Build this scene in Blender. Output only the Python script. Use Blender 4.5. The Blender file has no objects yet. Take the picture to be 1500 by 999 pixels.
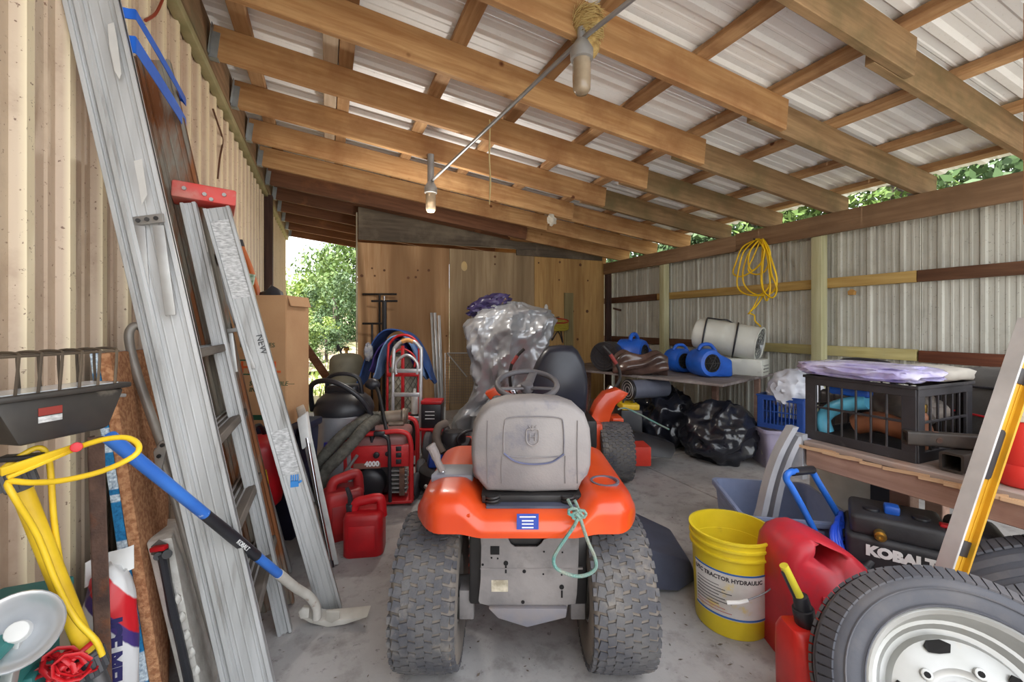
import bpy, bmesh, math, random
from mathutils import Vector, Matrix, Euler, noise as mn
random.seed(7)
V = Vector
PI = math.pi
R = math.radians
scn = bpy.context.scene
COL = scn.collection

# ---------------------------------------------------------------- camera, sky, sun, exposure
TH = 0.4055            # the camera is turned this far to the right of the shed's long axis
FPX, HY, CH = 630.44, 473.5, 1.2
cs, sn = math.cos(TH), math.sin(TH)
cam_d = bpy.data.cameras.new('camera')
cam_d.sensor_width = 36
cam_d.lens = 36 * FPX / 1500
cam_d.shift_y = (HY - 499.5) / 1500
cam_d.clip_start = 0.02
cam_d.clip_end = 300
cam = bpy.data.objects.new('camera', cam_d)
COL.objects.link(cam)
cam.location = (0, 0, CH)
cam.rotation_euler = (PI / 2, 0, -TH)
scn.camera = cam

world = bpy.data.worlds.new('sky')
scn.world = world
world.use_nodes = True
wb = world.node_tree.nodes['Background']
wb.inputs['Color'].default_value = (0.90, 0.945, 1.0, 1)
wb.inputs['Strength'].default_value = 1.0
sun_d = bpy.data.lights.new('sun', 'SUN')
sun_d.energy = 4.2
sun_d.angle = R(1.5)
sun_d.color = (1, .96, .88)
sun = bpy.data.objects.new('sun', sun_d)
COL.objects.link(sun)
sun.rotation_euler = V((.55, 0.02, -.83)).to_track_quat('-Z', 'Y').to_euler()
scn.view_settings.view_transform = 'Standard'
scn.view_settings.look = 'None'
scn.view_settings.gamma = 1
scn.view_settings.use_curve_mapping = False
scn.view_settings.exposure = 1.85
scn.cycles.max_bounces = 10
scn.cycles.diffuse_bounces = 7

# ---------------------------------------------------------------- places from the survey of the shed
def W(px, py, D):
    X = (px - 750) / FPX * D
    return V((X * cs + D * sn, -X * sn + D * cs, CH - (py - HY) / FPX * D))
def G(px, py, z=0.0):
    return W(px, py, (CH - z) * FPX / (py - HY))
def ONU(px, py, u):
    k = (px - 750) / FPX
    v = u * (cs - k * sn) / (k * cs + sn)
    return W(px, py, u * sn + v * cs)
def ONV(px, py, v):
    k = (px - 750) / FPX
    u = v * (k * cs + sn) / (cs - k * sn)
    return W(px, py, u * sn + v * cs)

# ---------------------------------------------------------------- materials
MATS = {}
def nodes_of(name):
    m = bpy.data.materials.new(name)
    m.use_nodes = True
    nt = m.node_tree
    return m, nt, nt.nodes['Principled BSDF'], nt.nodes.new, nt.links.new
def rgba(c): return (c[0], c[1], c[2], 1)
def S(r, g, b):                      # sRGB 0-255 to linear
    f = lambda x: ((x / 255 + .055) / 1.055) ** 2.4 if x > 10 else x / 255 / 12.92
    return (f(r), f(g), f(b))
def mix(n, l, fac, a, b, mode='MIX'):
    m = n('ShaderNodeMix'); m.data_type = 'RGBA'; m.blend_type = mode
    for sock, val in ((m.inputs[0], fac), (m.inputs[6], a), (m.inputs[7], b)):
        if hasattr(val, 'is_output'): l(val, sock)
        elif isinstance(val, (int, float)): sock.default_value = val
        else: sock.default_value = rgba(val)
    return m.outputs[2]
def ramp(n, l, src, lo, hi):
    r = n('ShaderNodeMapRange'); r.clamp = True
    l(src, r.inputs[0]); r.inputs[1].default_value = lo; r.inputs[2].default_value = hi
    return r.outputs[0]
def coords(n, l, st=(1, 1, 1), rnd=True):
    tc = n('ShaderNodeTexCoord'); mp = n('ShaderNodeMapping')
    mp.inputs['Scale'].default_value = st
    src = tc.outputs['Object']
    if rnd:
        oi = n('ShaderNodeObjectInfo'); sc = n('ShaderNodeVectorMath'); sc.operation = 'SCALE'
        sc.inputs[0].default_value = (7.3, 5.1, 3.7); l(oi.outputs['Random'], sc.inputs['Scale'])
        ad = n('ShaderNodeVectorMath'); l(src, ad.inputs[0]); l(sc.outputs[0], ad.inputs[1]); src = ad.outputs[0]
    l(src, mp.inputs[0])
    return mp.outputs[0]
def ntex(n, l, co, scale, detail=4, rough=.55, dist=0):
    t = n('ShaderNodeTexNoise'); t.inputs['Scale'].default_value = scale
    t.inputs['Detail'].default_value = detail; t.inputs['Roughness'].default_value = rough
    t.inputs['Distortion'].default_value = dist
    l(co, t.inputs['Vector']); return t.outputs['Fac']
def bump(n, l, b, src, strength, dist=.01):
    k = n('ShaderNodeBump'); k.inputs['Strength'].default_value = strength; k.inputs['Distance'].default_value = dist
    l(src, k.inputs['Height']); l(k.outputs[0], b.inputs['Normal'])
def mat(name, c, c2=None, sc=5, rough=.5, metal=0, bp=0, bsc=60, st=(1, 1, 1), lo=.35, hi=.65,
        spec=.5, dirt=None, dsc=9, dlo=.55, dhi=.75, alpha=1, trans=0, coat=0, emit=None):
    if name in MATS: return MATS[name]
    m, nt, b, n, l = nodes_of(name)
    b.inputs['Roughness'].default_value = rough
    b.inputs['Metallic'].default_value = metal
    b.inputs['Specular IOR Level'].default_value = spec
    b.inputs['Coat Weight'].default_value = coat
    b.inputs['Transmission Weight'].default_value = trans
    b.inputs['Alpha'].default_value = alpha
    c2 = c2 or tuple(x * .82 for x in c)
    co = coords(n, l, st)
    out = mix(n, l, ramp(n, l, ntex(n, l, co, sc), lo, hi), c, c2)
    if dirt:
        out = mix(n, l, ramp(n, l, ntex(n, l, co, dsc, 6, .65), dlo, dhi), out, dirt)
    l(out, b.inputs['Base Color'])
    if emit:
        b.inputs['Emission Color'].default_value = rgba(emit[0]); b.inputs['Emission Strength'].default_value = emit[1]
    if bp: bump(n, l, b, ntex(n, l, co, bsc, 3), bp)
    MATS[name] = m
    return m
def wood(name, light, dark, axis=0, grain=9, rough=.75, knots=None, patch=None, plo=.5, phi=.75, figure=0):
    if name in MATS: return MATS[name]
    m, nt, b, n, l = nodes_of(name)
    b.inputs['Roughness'].default_value = rough
    b.inputs['Specular IOR Level'].default_value = .25
    st = [1, 1, 1]; st[axis] = .07
    co = coords(n, l, (1, 1, 1))
    mp = n('ShaderNodeMapping'); mp.inputs['Scale'].default_value = st; l(co, mp.inputs[0])
    g = ntex(n, l, mp.outputs[0], grain * 4, 5, .6, .4)
    out = mix(n, l, ramp(n, l, g, .3, .7), light, dark)
    big = ntex(n, l, mp.outputs[0], grain * .5, 3)
    out = mix(n, l, ramp(n, l, big, .4, .8), out, tuple(x * .62 for x in dark))
    if figure:
        st2 = [figure] * 3; st2[axis] = figure * .17
        m2 = n('ShaderNodeMapping'); m2.inputs['Scale'].default_value = st2; l(co, m2.inputs[0])
        f = ntex(n, l, m2.outputs[0], 1.0, 1.5, .4)
        mu = n('ShaderNodeMath'); mu.operation = 'MULTIPLY'; l(f, mu.inputs[0]); mu.inputs[1].default_value = 26
        si = n('ShaderNodeMath'); si.operation = 'SINE'; l(mu.outputs[0], si.inputs[0])
        out = mix(n, l, ramp(n, l, si.outputs[0], .1, 1.15), out, tuple(x * .55 for x in dark))
    if patch:
        out = mix(n, l, ramp(n, l, ntex(n, l, co, 2.6, 5, .6), plo, phi), out, patch)
    if knots:
        vo = n('ShaderNodeTexVoronoi'); vo.inputs['Scale'].default_value = knots[0]; vo.inputs['Randomness'].default_value = 1
        l(co, vo.inputs['Vector'])
        out = mix(n, l, ramp(n, l, vo.outputs['Distance'], knots[1] * 1.7, knots[1]), out, knots[2])
    l(out, b.inputs['Base Color'])
    bump(n, l, b, g, .35, .004)
    MATS[name] = m
    return m

# ---------------------------------------------------------------- mesh building
def xf(M, p): return (M @ V(p)) if M is not None else V(p)
def frame(z, x=None):
    z = V(z).normalized()
    x = V(x) if x is not None else (V((1, 0, 0)) if abs(z.x) < .9 else V((0, 1, 0)))
    y = z.cross(x).normalized(); x = y.cross(z).normalized()
    return Matrix((x, y, z)).transposed()
def T(x=0, y=0, z=0, rx=0, ry=0, rz=0):
    return Matrix.Translation((x, y, z)) @ Euler((rx, ry, rz)).to_matrix().to_4x4()
def smooth(pts, k=5, closed=False):
    P = [V(p) for p in pts]; n = len(P); out = []
    rng = range(n) if closed else range(n - 1)
    for i in rng:
        if closed: a, b, c, d = P[(i - 1) % n], P[i], P[(i + 1) % n], P[(i + 2) % n]
        else: a, b, c, d = P[max(i - 1, 0)], P[i], P[i + 1], P[min(i + 2, n - 1)]
        for j in range(k):
            t = j / k
            out.append(.5 * ((2 * b) + (c - a) * t + (2 * a - 5 * b + 4 * c - d) * t * t + (3 * b - a - 3 * c + d) * t ** 3))
    if not closed: out.append(P[-1])
    return out
class MB:
    def __init__(self): self.v = []; self.f = []
    def add(self, vs, fs, M=None):
        o = len(self.v)
        self.v += [xf(M, p) for p in vs]
        self.f += [tuple(i + o for i in f) for f in fs]
        return self
    def box(self, c, s, M=None, rot=None):
        hx, hy, hz = s[0] / 2, s[1] / 2, s[2] / 2
        vs = [V((x, y, z)) for x in (-hx, hx) for y in (-hy, hy) for z in (-hz, hz)]
        if rot is not None:
            q = Euler(rot).to_matrix(); vs = [q @ p for p in vs]
        vs = [p + V(c) for p in vs]
        return self.add(vs, [(0, 1, 3, 2), (4, 6, 7, 5), (0, 4, 5, 1), (2, 3, 7, 6), (0, 2, 6, 4), (1, 5, 7, 3)], M)
    def bar(self, p0, p1, w, t, up=(0, 0, 1), M=None):      # rectangular bar between two points
        p0, p1 = V(p0), V(p1); d = p1 - p0
        z = d.normalized(); x = z.cross(V(up))
        if x.length < 1e-4: x = z.cross(V((0, 1, 0)))
        x.normalize(); y = x.cross(z)
        vs = []
        for p in (p0, p1):
            for a, b_ in ((-1, -1), (1, -1), (1, 1), (-1, 1)): vs.append(p + x * a * w / 2 + y * b_ * t / 2)
        return self.add(vs, [(3, 2, 1, 0), (4, 5, 6, 7), (0, 1, 5, 4), (1, 2, 6, 5), (2, 3, 7, 6), (3, 0, 4, 7)], M)
    def cyl(self, p0, p1, r0, r1=None, n=14, cap=True, M=None):
        r1 = r0 if r1 is None else r1
        p0, p1 = V(p0), V(p1); q = frame(p1 - p0)
        vs = []
        for p, r in ((p0, r0), (p1, r1)):
            for i in range(n): vs.append(p + q @ V((r * math.cos(2 * PI * i / n), r * math.sin(2 * PI * i / n), 0)))
        fs = [(i, (i + 1) % n, n + (i + 1) % n, n + i) for i in range(n)]
        if cap: fs += [tuple(range(n - 1, -1, -1)), tuple(range(n, 2 * n))]
        return self.add(vs, fs, M)
    def tube(self, pts, r, n=8, closed=False, M=None, flat=1.0):
        P = [V(p) for p in pts]; m = len(P); vs = []
        q = None
        for i, p in enumerate(P):
            if closed: d = P[(i + 1) % m] - P[(i - 1) % m]
            else: d = P[min(i + 1, m - 1)] - P[max(i - 1, 0)]
            if d.length < 1e-9: d = V((0, 0, 1))
            d.normalize()
            q = frame(d) if q is None else frame(d, q @ V((1, 0, 0)))
            rr = r[i] if isinstance(r, (list, tuple)) else r
            for k in range(n): vs.append(p + q @ V((rr * math.cos(2 * PI * k / n), rr * flat * math.sin(2 * PI * k / n), 0)))
        fs = []
        for i in range(m if closed else m - 1):
            a, b_ = i * n, ((i + 1) % m) * n
            for k in range(n): fs.append((a + k, a + (k + 1) % n, b_ + (k + 1) % n, b_ + k))
        if not closed: fs += [tuple(range(n - 1, -1, -1)), tuple((m - 1) * n + k for k in range(n))]
        return self.add(vs, fs, M)
    def lathe(self, prof, n=28, M=None, closed=False, open0=False):
        vs = []; m = len(prof)
        for i in range(n):
            a = 2 * PI * i / n
            for r, z in prof: vs.append((r * math.cos(a), r * math.sin(a), z))
        fs = []
        for i in range(n):
            j = (i + 1) % n
            for k in range(m if closed else m - 1):
                k2 = (k + 1) % m
                fs.append((i * m + k, j * m + k, j * m + k2, i * m + k2))
        if not closed:
            if prof[0][0] > 1e-6 and not open0: fs.append(tuple(i * m for i in range(n - 1, -1, -1)))
            if prof[-1][0] > 1e-6: fs.append(tuple(i * m + m - 1 for i in range(n)))
        return self.add(vs, fs, M)
    def prism(self, poly, a, b, M=None, axis=1):            # polygon (p,q) extruded from a to b along the axis
        n = len(poly)
        def pt(p, t):
            return {0: (t, p[0], p[1]), 1: (p[0], t, p[1]), 2: (p[0], p[1], t)}[axis]
        vs = [pt(p, a) for p in poly] + [pt(p, b) for p in poly]
        fs = [tuple(range(n)), tuple(range(2 * n - 1, n - 1, -1))] + [(i, n + i, n + (i + 1) % n, (i + 1) % n) for i in range(n)]
        return self.add(vs, fs, M)
    def loft(self, rings, cap=True, M=None):
        n = len(rings[0]); m = len(rings); vs = [p for r in rings for p in r]; fs = []
        for i in range(m - 1):
            for k in range(n): fs.append((i * n + k, i * n + (k + 1) % n, (i + 1) * n + (k + 1) % n, (i + 1) * n + k))
        if cap: fs += [tuple(range(n - 1, -1, -1)), tuple((m - 1) * n + k for k in range(n))]
        return self.add(vs, fs, M)
    def grid(self, nu, nv, fn, th=0, M=None):
        vs = [V(fn(i / nu, j / nv)) for i in range(nu + 1) for j in range(nv + 1)]
        w = nv + 1
        fs = [(i * w + j, (i + 1) * w + j, (i + 1) * w + j + 1, i * w + j + 1) for i in range(nu) for j in range(nv)]
        if th:
            nrm = [V((0, 0, 0)) for _ in vs]
            for f in fs:
                q = (vs[f[2]] - vs[f[0]]).cross(vs[f[3]] - vs[f[1]])
                for i in f: nrm[i] += q
            o = len(vs)
            vs = vs + [vs[i] - nrm[i].normalized() * th for i in range(o)]
            fs = fs + [tuple(i + o for i in reversed(f)) for f in fs]
            ring = [i * w for i in range(nu + 1)] + [nu * w + j for j in range(1, nv + 1)] + [i * w + nv for i in range(nu - 1, -1, -1)] + [j for j in range(nv - 1, 0, -1)]
            fs += [(ring[(k + 1) % len(ring)], ring[k], ring[k] + o, ring[(k + 1) % len(ring)] + o) for k in range(len(ring))]
        return self.add(vs, fs, M)
    def blob(self, c, rad, sub=3, amp=.1, fr=3, seed=0, ridge=False, flat=None, M=None, sq=None, octs=((1, 1), (2.1, .55), (4.3, .3))):
        bm = bmesh.new(); bmesh.ops.create_icosphere(bm, subdivisions=sub, radius=1)
        vs = []
        for p in bm.verts:
            q = p.co.normalized()
            if sq: q = V([math.copysign(abs(x) ** sq, x) for x in q])
            s = V((seed * 3.1, seed * 1.7, seed * .9))
            d = 0
            for o, a in octs:
                x = mn.noise(q * fr * o + s)
                d += a * ((1 - 2 * abs(x)) - .6 if ridge else x)
            q = q * (1 + amp * d)
            w = V((q.x * rad[0], q.y * rad[1], q.z * rad[2])) + V(c)
            if flat is not None and w.z < flat: w.z = flat + (w.z - flat) * .02
            vs.append(w)
        fs = [tuple(v.index for v in f.verts) for f in bm.faces]
        bm.free()
        return self.add(vs, fs, M)
    def mesh(self, name, bev=0, seg=2, sm=35, fix=True):
        me = bpy.data.meshes.new(name)
        bm = bmesh.new()
        bv = [bm.verts.new(p) for p in self.v]
        for f in self.f:
            try: bm.faces.new([bv[i] for i in f])
            except ValueError: pass
        if fix: bmesh.ops.recalc_face_normals(bm, faces=bm.faces)
        if bev:
            es = [e for e in bm.edges if len(e.link_faces) == 2 and e.calc_face_angle(0) > .5]
            bmesh.ops.bevel(bm, geom=es, offset=bev, segments=seg, profile=.5, affect='EDGES', clamp_overlap=True)
        bm.to_mesh(me); bm.free()
        if sm:
            for p in me.polygons: p.use_smooth = True
            me.set_sharp_from_angle(angle=R(sm))
        return me
    def build(self, name, m, parent=None, loc=None, bev=0, seg=2, sm=35, rot=None, label=None, kind=None, fix=True):
        me = self.mesh(name, bev, seg, sm, fix)
        me.materials.append(m)
        return link(name, me, parent, loc, rot, label, kind)
def link(name, me, parent=None, loc=None, rot=None, label=None, kind=None):
    o = bpy.data.objects.new(name, me); COL.objects.link(o)
    if parent is not None: o.parent = parent
    if loc is not None: o.location = loc
    if rot is not None: o.rotation_euler = rot
    if label: o['label'] = label
    if kind: o['kind'] = kind
    return o
def tag(o, label, cat, group=None, kind=None):
    o['label'] = label; o['category'] = cat
    if group: o['group'] = group
    if kind: o['kind'] = kind
    return o
def thing(name, label, cat, loc=(0, 0, 0), rz=-TH, group=None, rot=None):
    o = bpy.data.objects.new(name, None); COL.objects.link(o)
    o.empty_display_size = .1
    o.location = loc; o.rotation_euler = rot if rot is not None else (0, 0, rz)
    return tag(o, label, cat, group)
def struct(name, label, loc=(0, 0, 0)):
    o = bpy.data.objects.new(name, None); COL.objects.link(o)
    o.location = loc; o['kind'] = 'structure'; o['label'] = label
    o.empty_display_size = .1
    return o
def text(s, size, M, m, parent, name='lettering', ext=.0008, align='LEFT', bold=0, shear=0, label=None, spacing=1.0):
    cu = bpy.data.curves.new(name, 'FONT')
    cu.body = s; cu.size = size; cu.extrude = ext; cu.align_x = align; cu.offset = bold; cu.shear = shear; cu.space_character = spacing
    cu.resolution_u = 3
    o = bpy.data.objects.new(name, cu); COL.objects.link(o)
    me = bpy.data.meshes.new_from_object(o)
    bpy.data.objects.remove(o); bpy.data.curves.remove(cu)
    me.materials.clear(); me.materials.append(m)
    o = link(name, me, parent, label=label); o.matrix_local = M
    return o
def rrect(w, h, r, n=5, cx=0, cy=0):
    pts = []
    for qx, qy, a0 in ((1, 1, 0), (-1, 1, 90), (-1, -1, 180), (1, -1, 270)):
        for i in range(n + 1):
            a = R(a0 + 90 * i / n)
            pts.append((cx + qx * (w / 2 - r) + r * math.cos(a), cy + qy * (h / 2 - r) + r * math.sin(a)))
    return pts
def copy_tree(o, parent=None):
    c = o.copy(); COL.objects.link(c); c.parent = parent
    for ch in list(o.children): copy_tree(ch, c)
    return c

# common materials
BLACK = mat('black_plastic', S(28, 28, 32), S(42, 42, 48), rough=.42)
RUBBER = mat('rubber', S(58, 58, 64), S(84, 82, 84), sc=7, rough=.75, bp=.15, bsc=90, dirt=S(120, 112, 102), dlo=.58, dhi=.85)
STEEL = mat('steel', S(150, 152, 155), S(110, 110, 112), rough=.38, metal=.85)
CHROME = mat('chrome', S(215, 215, 220), S(190, 190, 195), rough=.12, metal=1)
ALU = mat('aluminium', S(196, 198, 200), S(160, 160, 160), sc=3, rough=.42, metal=.55, st=(6, 6, .6), dirt=S(120, 116, 110), dsc=6, dlo=.6, dhi=.8)
WHITE = mat('white_plastic', S(228, 228, 226), S(200, 200, 198), rough=.5)
RED = mat('red_plastic', S(196, 22, 32), S(150, 14, 24), sc=4, rough=.42, dirt=S(110, 40, 42), dlo=.6, dhi=.85)
BLUE = mat('blue_plastic', S(36, 100, 205), S(26, 76, 165), sc=5, rough=.42)
DKMETAL = mat('dark_metal', S(62, 60, 60), S(40, 38, 38), rough=.5, metal=.5)
RUST = mat('rusty_metal', S(120, 92, 78), S(78, 60, 54), sc=14, rough=.8, metal=.2, bp=.3, dirt=S(140, 82, 48))

# ================================================================ STRUCTURE
UL, UR = -0.69, 4.044            # inner face of the left siding, inner face of the beam
V0, SP = 2.953, 0.61             # rafter spacing along the shed
VB = 5.8                         # plywood partition
def roof_z(u): return 2.734 - .1179 * (u - UL)     # underside of the rafters

# ---- floor: concrete slab
m, nt, b, n, l = nodes_of('concrete')
co = coords(n, l, rnd=False)
f1 = ntex(n, l, co, 1.3, 6, .6); f2 = ntex(n, l, co, 9, 6, .65); f3 = ntex(n, l, co, 60, 3)
o1 = mix(n, l, ramp(n, l, f1, .35, .65), S(176, 173, 172), S(148, 145, 144))
o2 = mix(n, l, ramp(n, l, f2, .5, .78), o1, S(124, 119, 117))
o3 = mix(n, l, ramp(n, l, ntex(n, l, co, 26, 5, .7), .6, .74), o2, S(96, 92, 90))
o4 = mix(n, l, ramp(n, l, ntex(n, l, co, .55, 4, .6), .56, .72), o3, S(138, 128, 122))
l(o4, b.inputs['Base Color']); b.inputs['Roughness'].default_value = .85
bump(n, l, b, f3, .25, .004)
CONC = m
floor = struct('floor', 'worn grey concrete slab with dark stains')
slabs = [(-0.75, 2.45, -.9, 3.02), (2.46, 4.3, -.9, 3.02), (-0.75, 2.45, 3.03, 6.4), (2.46, 4.3, 3.03, 6.4)]
for a, c_, d, e in slabs:
    MB().box(((a + c_) / 2, (d + e) / 2, -.06), (c_ - a, e - d, .12)).build('slab', CONC, floor, bev=.004, seg=1)
MB().box((1.8, 2.7, -.13), (5.2, 7.4, .12)).build('slab_base', mat('slab_base', S(140, 132, 124), S(120, 112, 104), rough=.95), floor)

# ---- corrugated sheets
def rib_profile(L, pitch, h, top, base, minor=(), mh=.004, off=0.0):
    pts = []; s = off - pitch
    while s < L + pitch:
        ev = [(s - base / 2, 0), (s - top / 2, h), (s + top / 2, h), (s + base / 2, 0)]
        for q in minor:
            c_ = s + q * pitch
            ev += [(c_ - .012, 0), (c_ - .006, mh), (c_ + .006, mh), (c_ + .012, 0)]
        pts += ev; s += pitch
    pts = [p for p in pts if 0 < p[0] < L]
    return [(0, 0)] + pts + [(L, 0)]
def sheet_mb(prof, length, th=.0015):
    poly = prof + [(s, o - th) for s, o in reversed(prof)]
    m_ = len(prof); mb = MB()
    vs = [(s, o, 0) for s, o in poly] + [(s, o, length) for s, o in poly]
    nn = len(poly); fs = [(i, nn + i, nn + (i + 1) % nn, (i + 1) % nn) for i in range(nn)]
    for i in range(m_ - 1):
        j = nn - 1 - i
        fs += [(i, i + 1, j - 1, j), (nn + i, nn + j, nn + j - 1, nn + i + 1)]
    return mb.add(vs, fs)
def siding_mat(name, c, c2, dirt, speck, streak=None, metal=0, rough=.5, crest=None):
    m, nt, b, n, l = nodes_of(name)
    co = coords(n, l)
    mp = n('ShaderNodeMapping'); mp.inputs['Scale'].default_value = (1, 1, .12); l(co, mp.inputs[0])
    out = mix(n, l, ramp(n, l, ntex(n, l, mp.outputs[0], 7, 4), .35, .7), c, c2)
    out = mix(n, l, ramp(n, l, ntex(n, l, co, 3.2, 6, .7), .5, .8), out, dirt)
    if streak:
        m3 = n('ShaderNodeMapping'); m3.inputs['Scale'].default_value = (1, 1, .06); l(co, m3.inputs[0])
        a = ramp(n, l, ntex(n, l, m3.outputs[0], 24, 5, .6), .5, .72)
        bq = ramp(n, l, ntex(n, l, co, 1.7, 3), .35, .65)
        mu = n('ShaderNodeMath'); mu.operation = 'MULTIPLY'; l(a, mu.inputs[0]); l(bq, mu.inputs[1])
        out = mix(n, l, mu.outputs[0], out, streak)
    if crest:                                         # paler colour on the rib crests than in the pans
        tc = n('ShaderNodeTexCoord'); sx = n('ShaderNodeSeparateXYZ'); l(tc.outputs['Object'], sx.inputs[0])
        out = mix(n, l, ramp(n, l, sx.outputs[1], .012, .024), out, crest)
    vo = ntex(n, l, co, 70, 3, .7)
    out = mix(n, l, ramp(n, l, vo, .64, .70), out, speck)
    l(out, b.inputs['Base Color']); b.inputs['Roughness'].default_value = rough; b.inputs['Metallic'].default_value = metal
    MATS[name] = m
    return m
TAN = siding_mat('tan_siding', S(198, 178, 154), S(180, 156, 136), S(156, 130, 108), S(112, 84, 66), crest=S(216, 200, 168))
GALV = siding_mat('grey_siding', S(194, 194, 184), S(176, 176, 166), S(158, 156, 144), S(128, 124, 116), streak=S(132, 128, 118), metal=0, rough=.65)
ROOFM = siding_mat('roof_sheet', S(236, 238, 240), S(230, 232, 235), S(222, 224, 225), S(214, 214, 214), metal=0, rough=.6)

wall_l = struct('wall_left', 'tan ribbed metal siding')
pr = rib_profile(.95, .19, .026, .030, .056, (.36, .64), .005, .095)
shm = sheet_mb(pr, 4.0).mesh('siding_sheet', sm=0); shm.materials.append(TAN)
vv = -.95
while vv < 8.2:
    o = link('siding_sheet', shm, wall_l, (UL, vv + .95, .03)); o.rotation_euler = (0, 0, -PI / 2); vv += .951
# back of the siding and the ledger that carries the rafters
BARN = wood('ledger_wood', S(150, 120, 92), S(112, 88, 66), 1, patch=S(96, 92, 70))
MB().box((UL - .06, 3.72, 2.0), (.08, 9.3, 4.0)).build('backing', mat('backing', S(120, 105, 90)), wall_l)
MB().box((UL + .045, 4.4, 2.83), (.045, 8.3, .235)).build('ledger', BARN, wall_l, bev=.004)
GRN = wood('treated_wood', S(206, 196, 140), S(176, 162, 104), 1, figure=1.6, patch=S(168, 160, 118))
MB().box((UL + .035, 4.4, 2.69), (.05, 8.3, .05)).build('flashing', mat('flashing', S(150, 140, 104), S(122, 118, 80), rough=.7), wall_l, bev=.004)
MB().box((UL + .06, VB - .06, 1.36), (.09, .09, 2.66)).build('post', wood('dark_post', S(84, 62, 54), S(58, 42, 38), 2), wall_l, bev=.004)
# brown wire drooping down the siding
MB().tube(smooth([ONU(213, 30, UL + .03), ONU(228, 20, UL + .03), ONU(238, 0, UL + .03)], 5), .006, 6).build('wire', mat('red_wire', S(150, 60, 36)), wall_l)
MB().tube(smooth([ONU(312, 160, UL + .03), ONU(318, 178, UL + .03), ONU(326, 205, UL + .025), ONU(322, 232, UL + .03), ONU(319, 262, UL + .02)], 5), .006, 6).build('wire', mat('brown_wire', S(92, 58, 40)), wall_l)

# ---- ceiling: rafters, purlins, roof sheets
ceil = struct('ceiling', 'lean-to roof of timber rafters, purlins and white ribbed metal sheets')
RAF = wood('rafter_wood', S(198, 160, 114), S(164, 120, 78), 0, knots=(3.1, .045, S(96, 56, 32)), patch=S(140, 98, 64), plo=.48, phi=.72)
RAFO = wood('rafter_weathered', S(160, 132, 98), S(124, 98, 70), 0, patch=S(104, 92, 64), plo=.45, phi=.7)
RAFD = wood('rafter_dark', S(132, 92, 68), S(102, 68, 50), 0, patch=S(150, 100, 66), plo=.6, phi=.8)
PUR = wood('purlin_wood', S(200, 164, 122), S(162, 122, 84), 1, knots=(3, .04, S(90, 50, 30)), patch=S(116, 80, 56))
HANG = mat('galvanised', S(170, 176, 180), S(130, 136, 140), rough=.45, metal=.6)
RD = .187
tilt = -math.atan(.1179)
ct = math.cos(tilt)
def rafter_mesh(name, u0, u1, m):
    L = (u1 - u0) / ct
    me = MB().box((L / 2, 0, RD / 2), (L, .04, RD)).mesh(name, .003, 1)
    me.materials.append(m); return me
ra = [rafter_mesh('rafter', UL + .07, 2.52, mm) for mm in (RAF, RAFD, RAFO)]
rb = [rafter_mesh('rafter', 2.28, 4.3, mm) for mm in (RAFO, RAF)]
hang = MB().box((.02, -.022, .07), (.04, .004, .15)).box((.02, 0, -.003), (.05, .05, .004)).box((.002, -.04, .09), (.004, .04, .17)).box((.02, .022, .07), (.04, .004, .15)).mesh('joist_hanger', 0)
hang.materials.append(HANG)
for i in range(-4, 10):
    v = V0 + SP * i
    o = link('rafter', ra[2 if i < -2 else 0 if i < 4 else 1], ceil, (UL + .07, v, roof_z(UL + .07))); o.rotation_euler = (0, -tilt, 0)
    h = link('joist_hanger', hang, o, (0, 0, 0))
    o = link('rafter', rb[0 if i < 2 else 1], ceil, (2.28, v + .042, roof_z(2.28))); o.rotation_euler = (0, -tilt, 0)
PW = [(-.45, .09), (0.02, .085), (.11, .085), (.68, .09), (1.24, .09), (1.85, .09), (2.44, .09), (3.04, .09), (3.62, .09), (4.17, .09)]
for k, (u, w) in enumerate(PW):
    v0 = V0 - 4.35 * SP; v1 = 8.62
    while v0 < v1 - .1:
        v2 = min(v0 + 3.66, v1)
        me = MB().box((0, (v2 - v0) / 2, 0), (w, v2 - v0 - .004, .038)).mesh('purlin', .003, 1)
        me.materials.append(PUR if k != 1 else wood('pale_purlin', S(206, 190, 168), S(180, 160, 136), 1))
        o = link('purlin', me, ceil, (u, v0, roof_z(u) + RD / ct + .02)); o.rotation_euler = (0, -tilt, 0)
        v0 = v2
# sheets run down the slope, ribs along u
pr = rib_profile(.92, .23, -.019, .036, .07, (.36, .64), -.004, .115)
Lr = (4.42 - (UL + .03)) / ct
rsm = sheet_mb(pr, Lr).mesh('roof_sheet', sm=0); rsm.materials.append(ROOFM)
v = V0 - 4.4 * SP
zt = roof_z(UL + .03) + RD / ct + .064
while v < 8.6:
    o = link('roof_sheet', rsm, ceil, (UL + .03, v, zt))
    # local x -> +v, local y -> down/up normal, local z -> down the slope
    zx = V((math.cos(tilt), 0, math.sin(tilt))); xx = V((0, 1, 0)); yy = zx.cross(xx)
    o.rotation_euler = Matrix((xx, yy, zx)).transposed().to_euler(); v += .921
# board hanging from a rafter at the front edge of the roof
TRM = wood('trim_wood', S(206, 150, 100), S(170, 110, 72), 2)
p = W(1529, 310, 1.55)
t1 = MB().box((0, 0, (2.3 - p.z) / 2), (.035, .09, 2.3 - p.z + .12)).build('trim_1', TRM, None, (p.x, p.y, p.z + .02), bev=.003)
t1['kind'] = 'structure'; t1['label'] = 'short orange timber hanging down at the roof edge'

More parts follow.
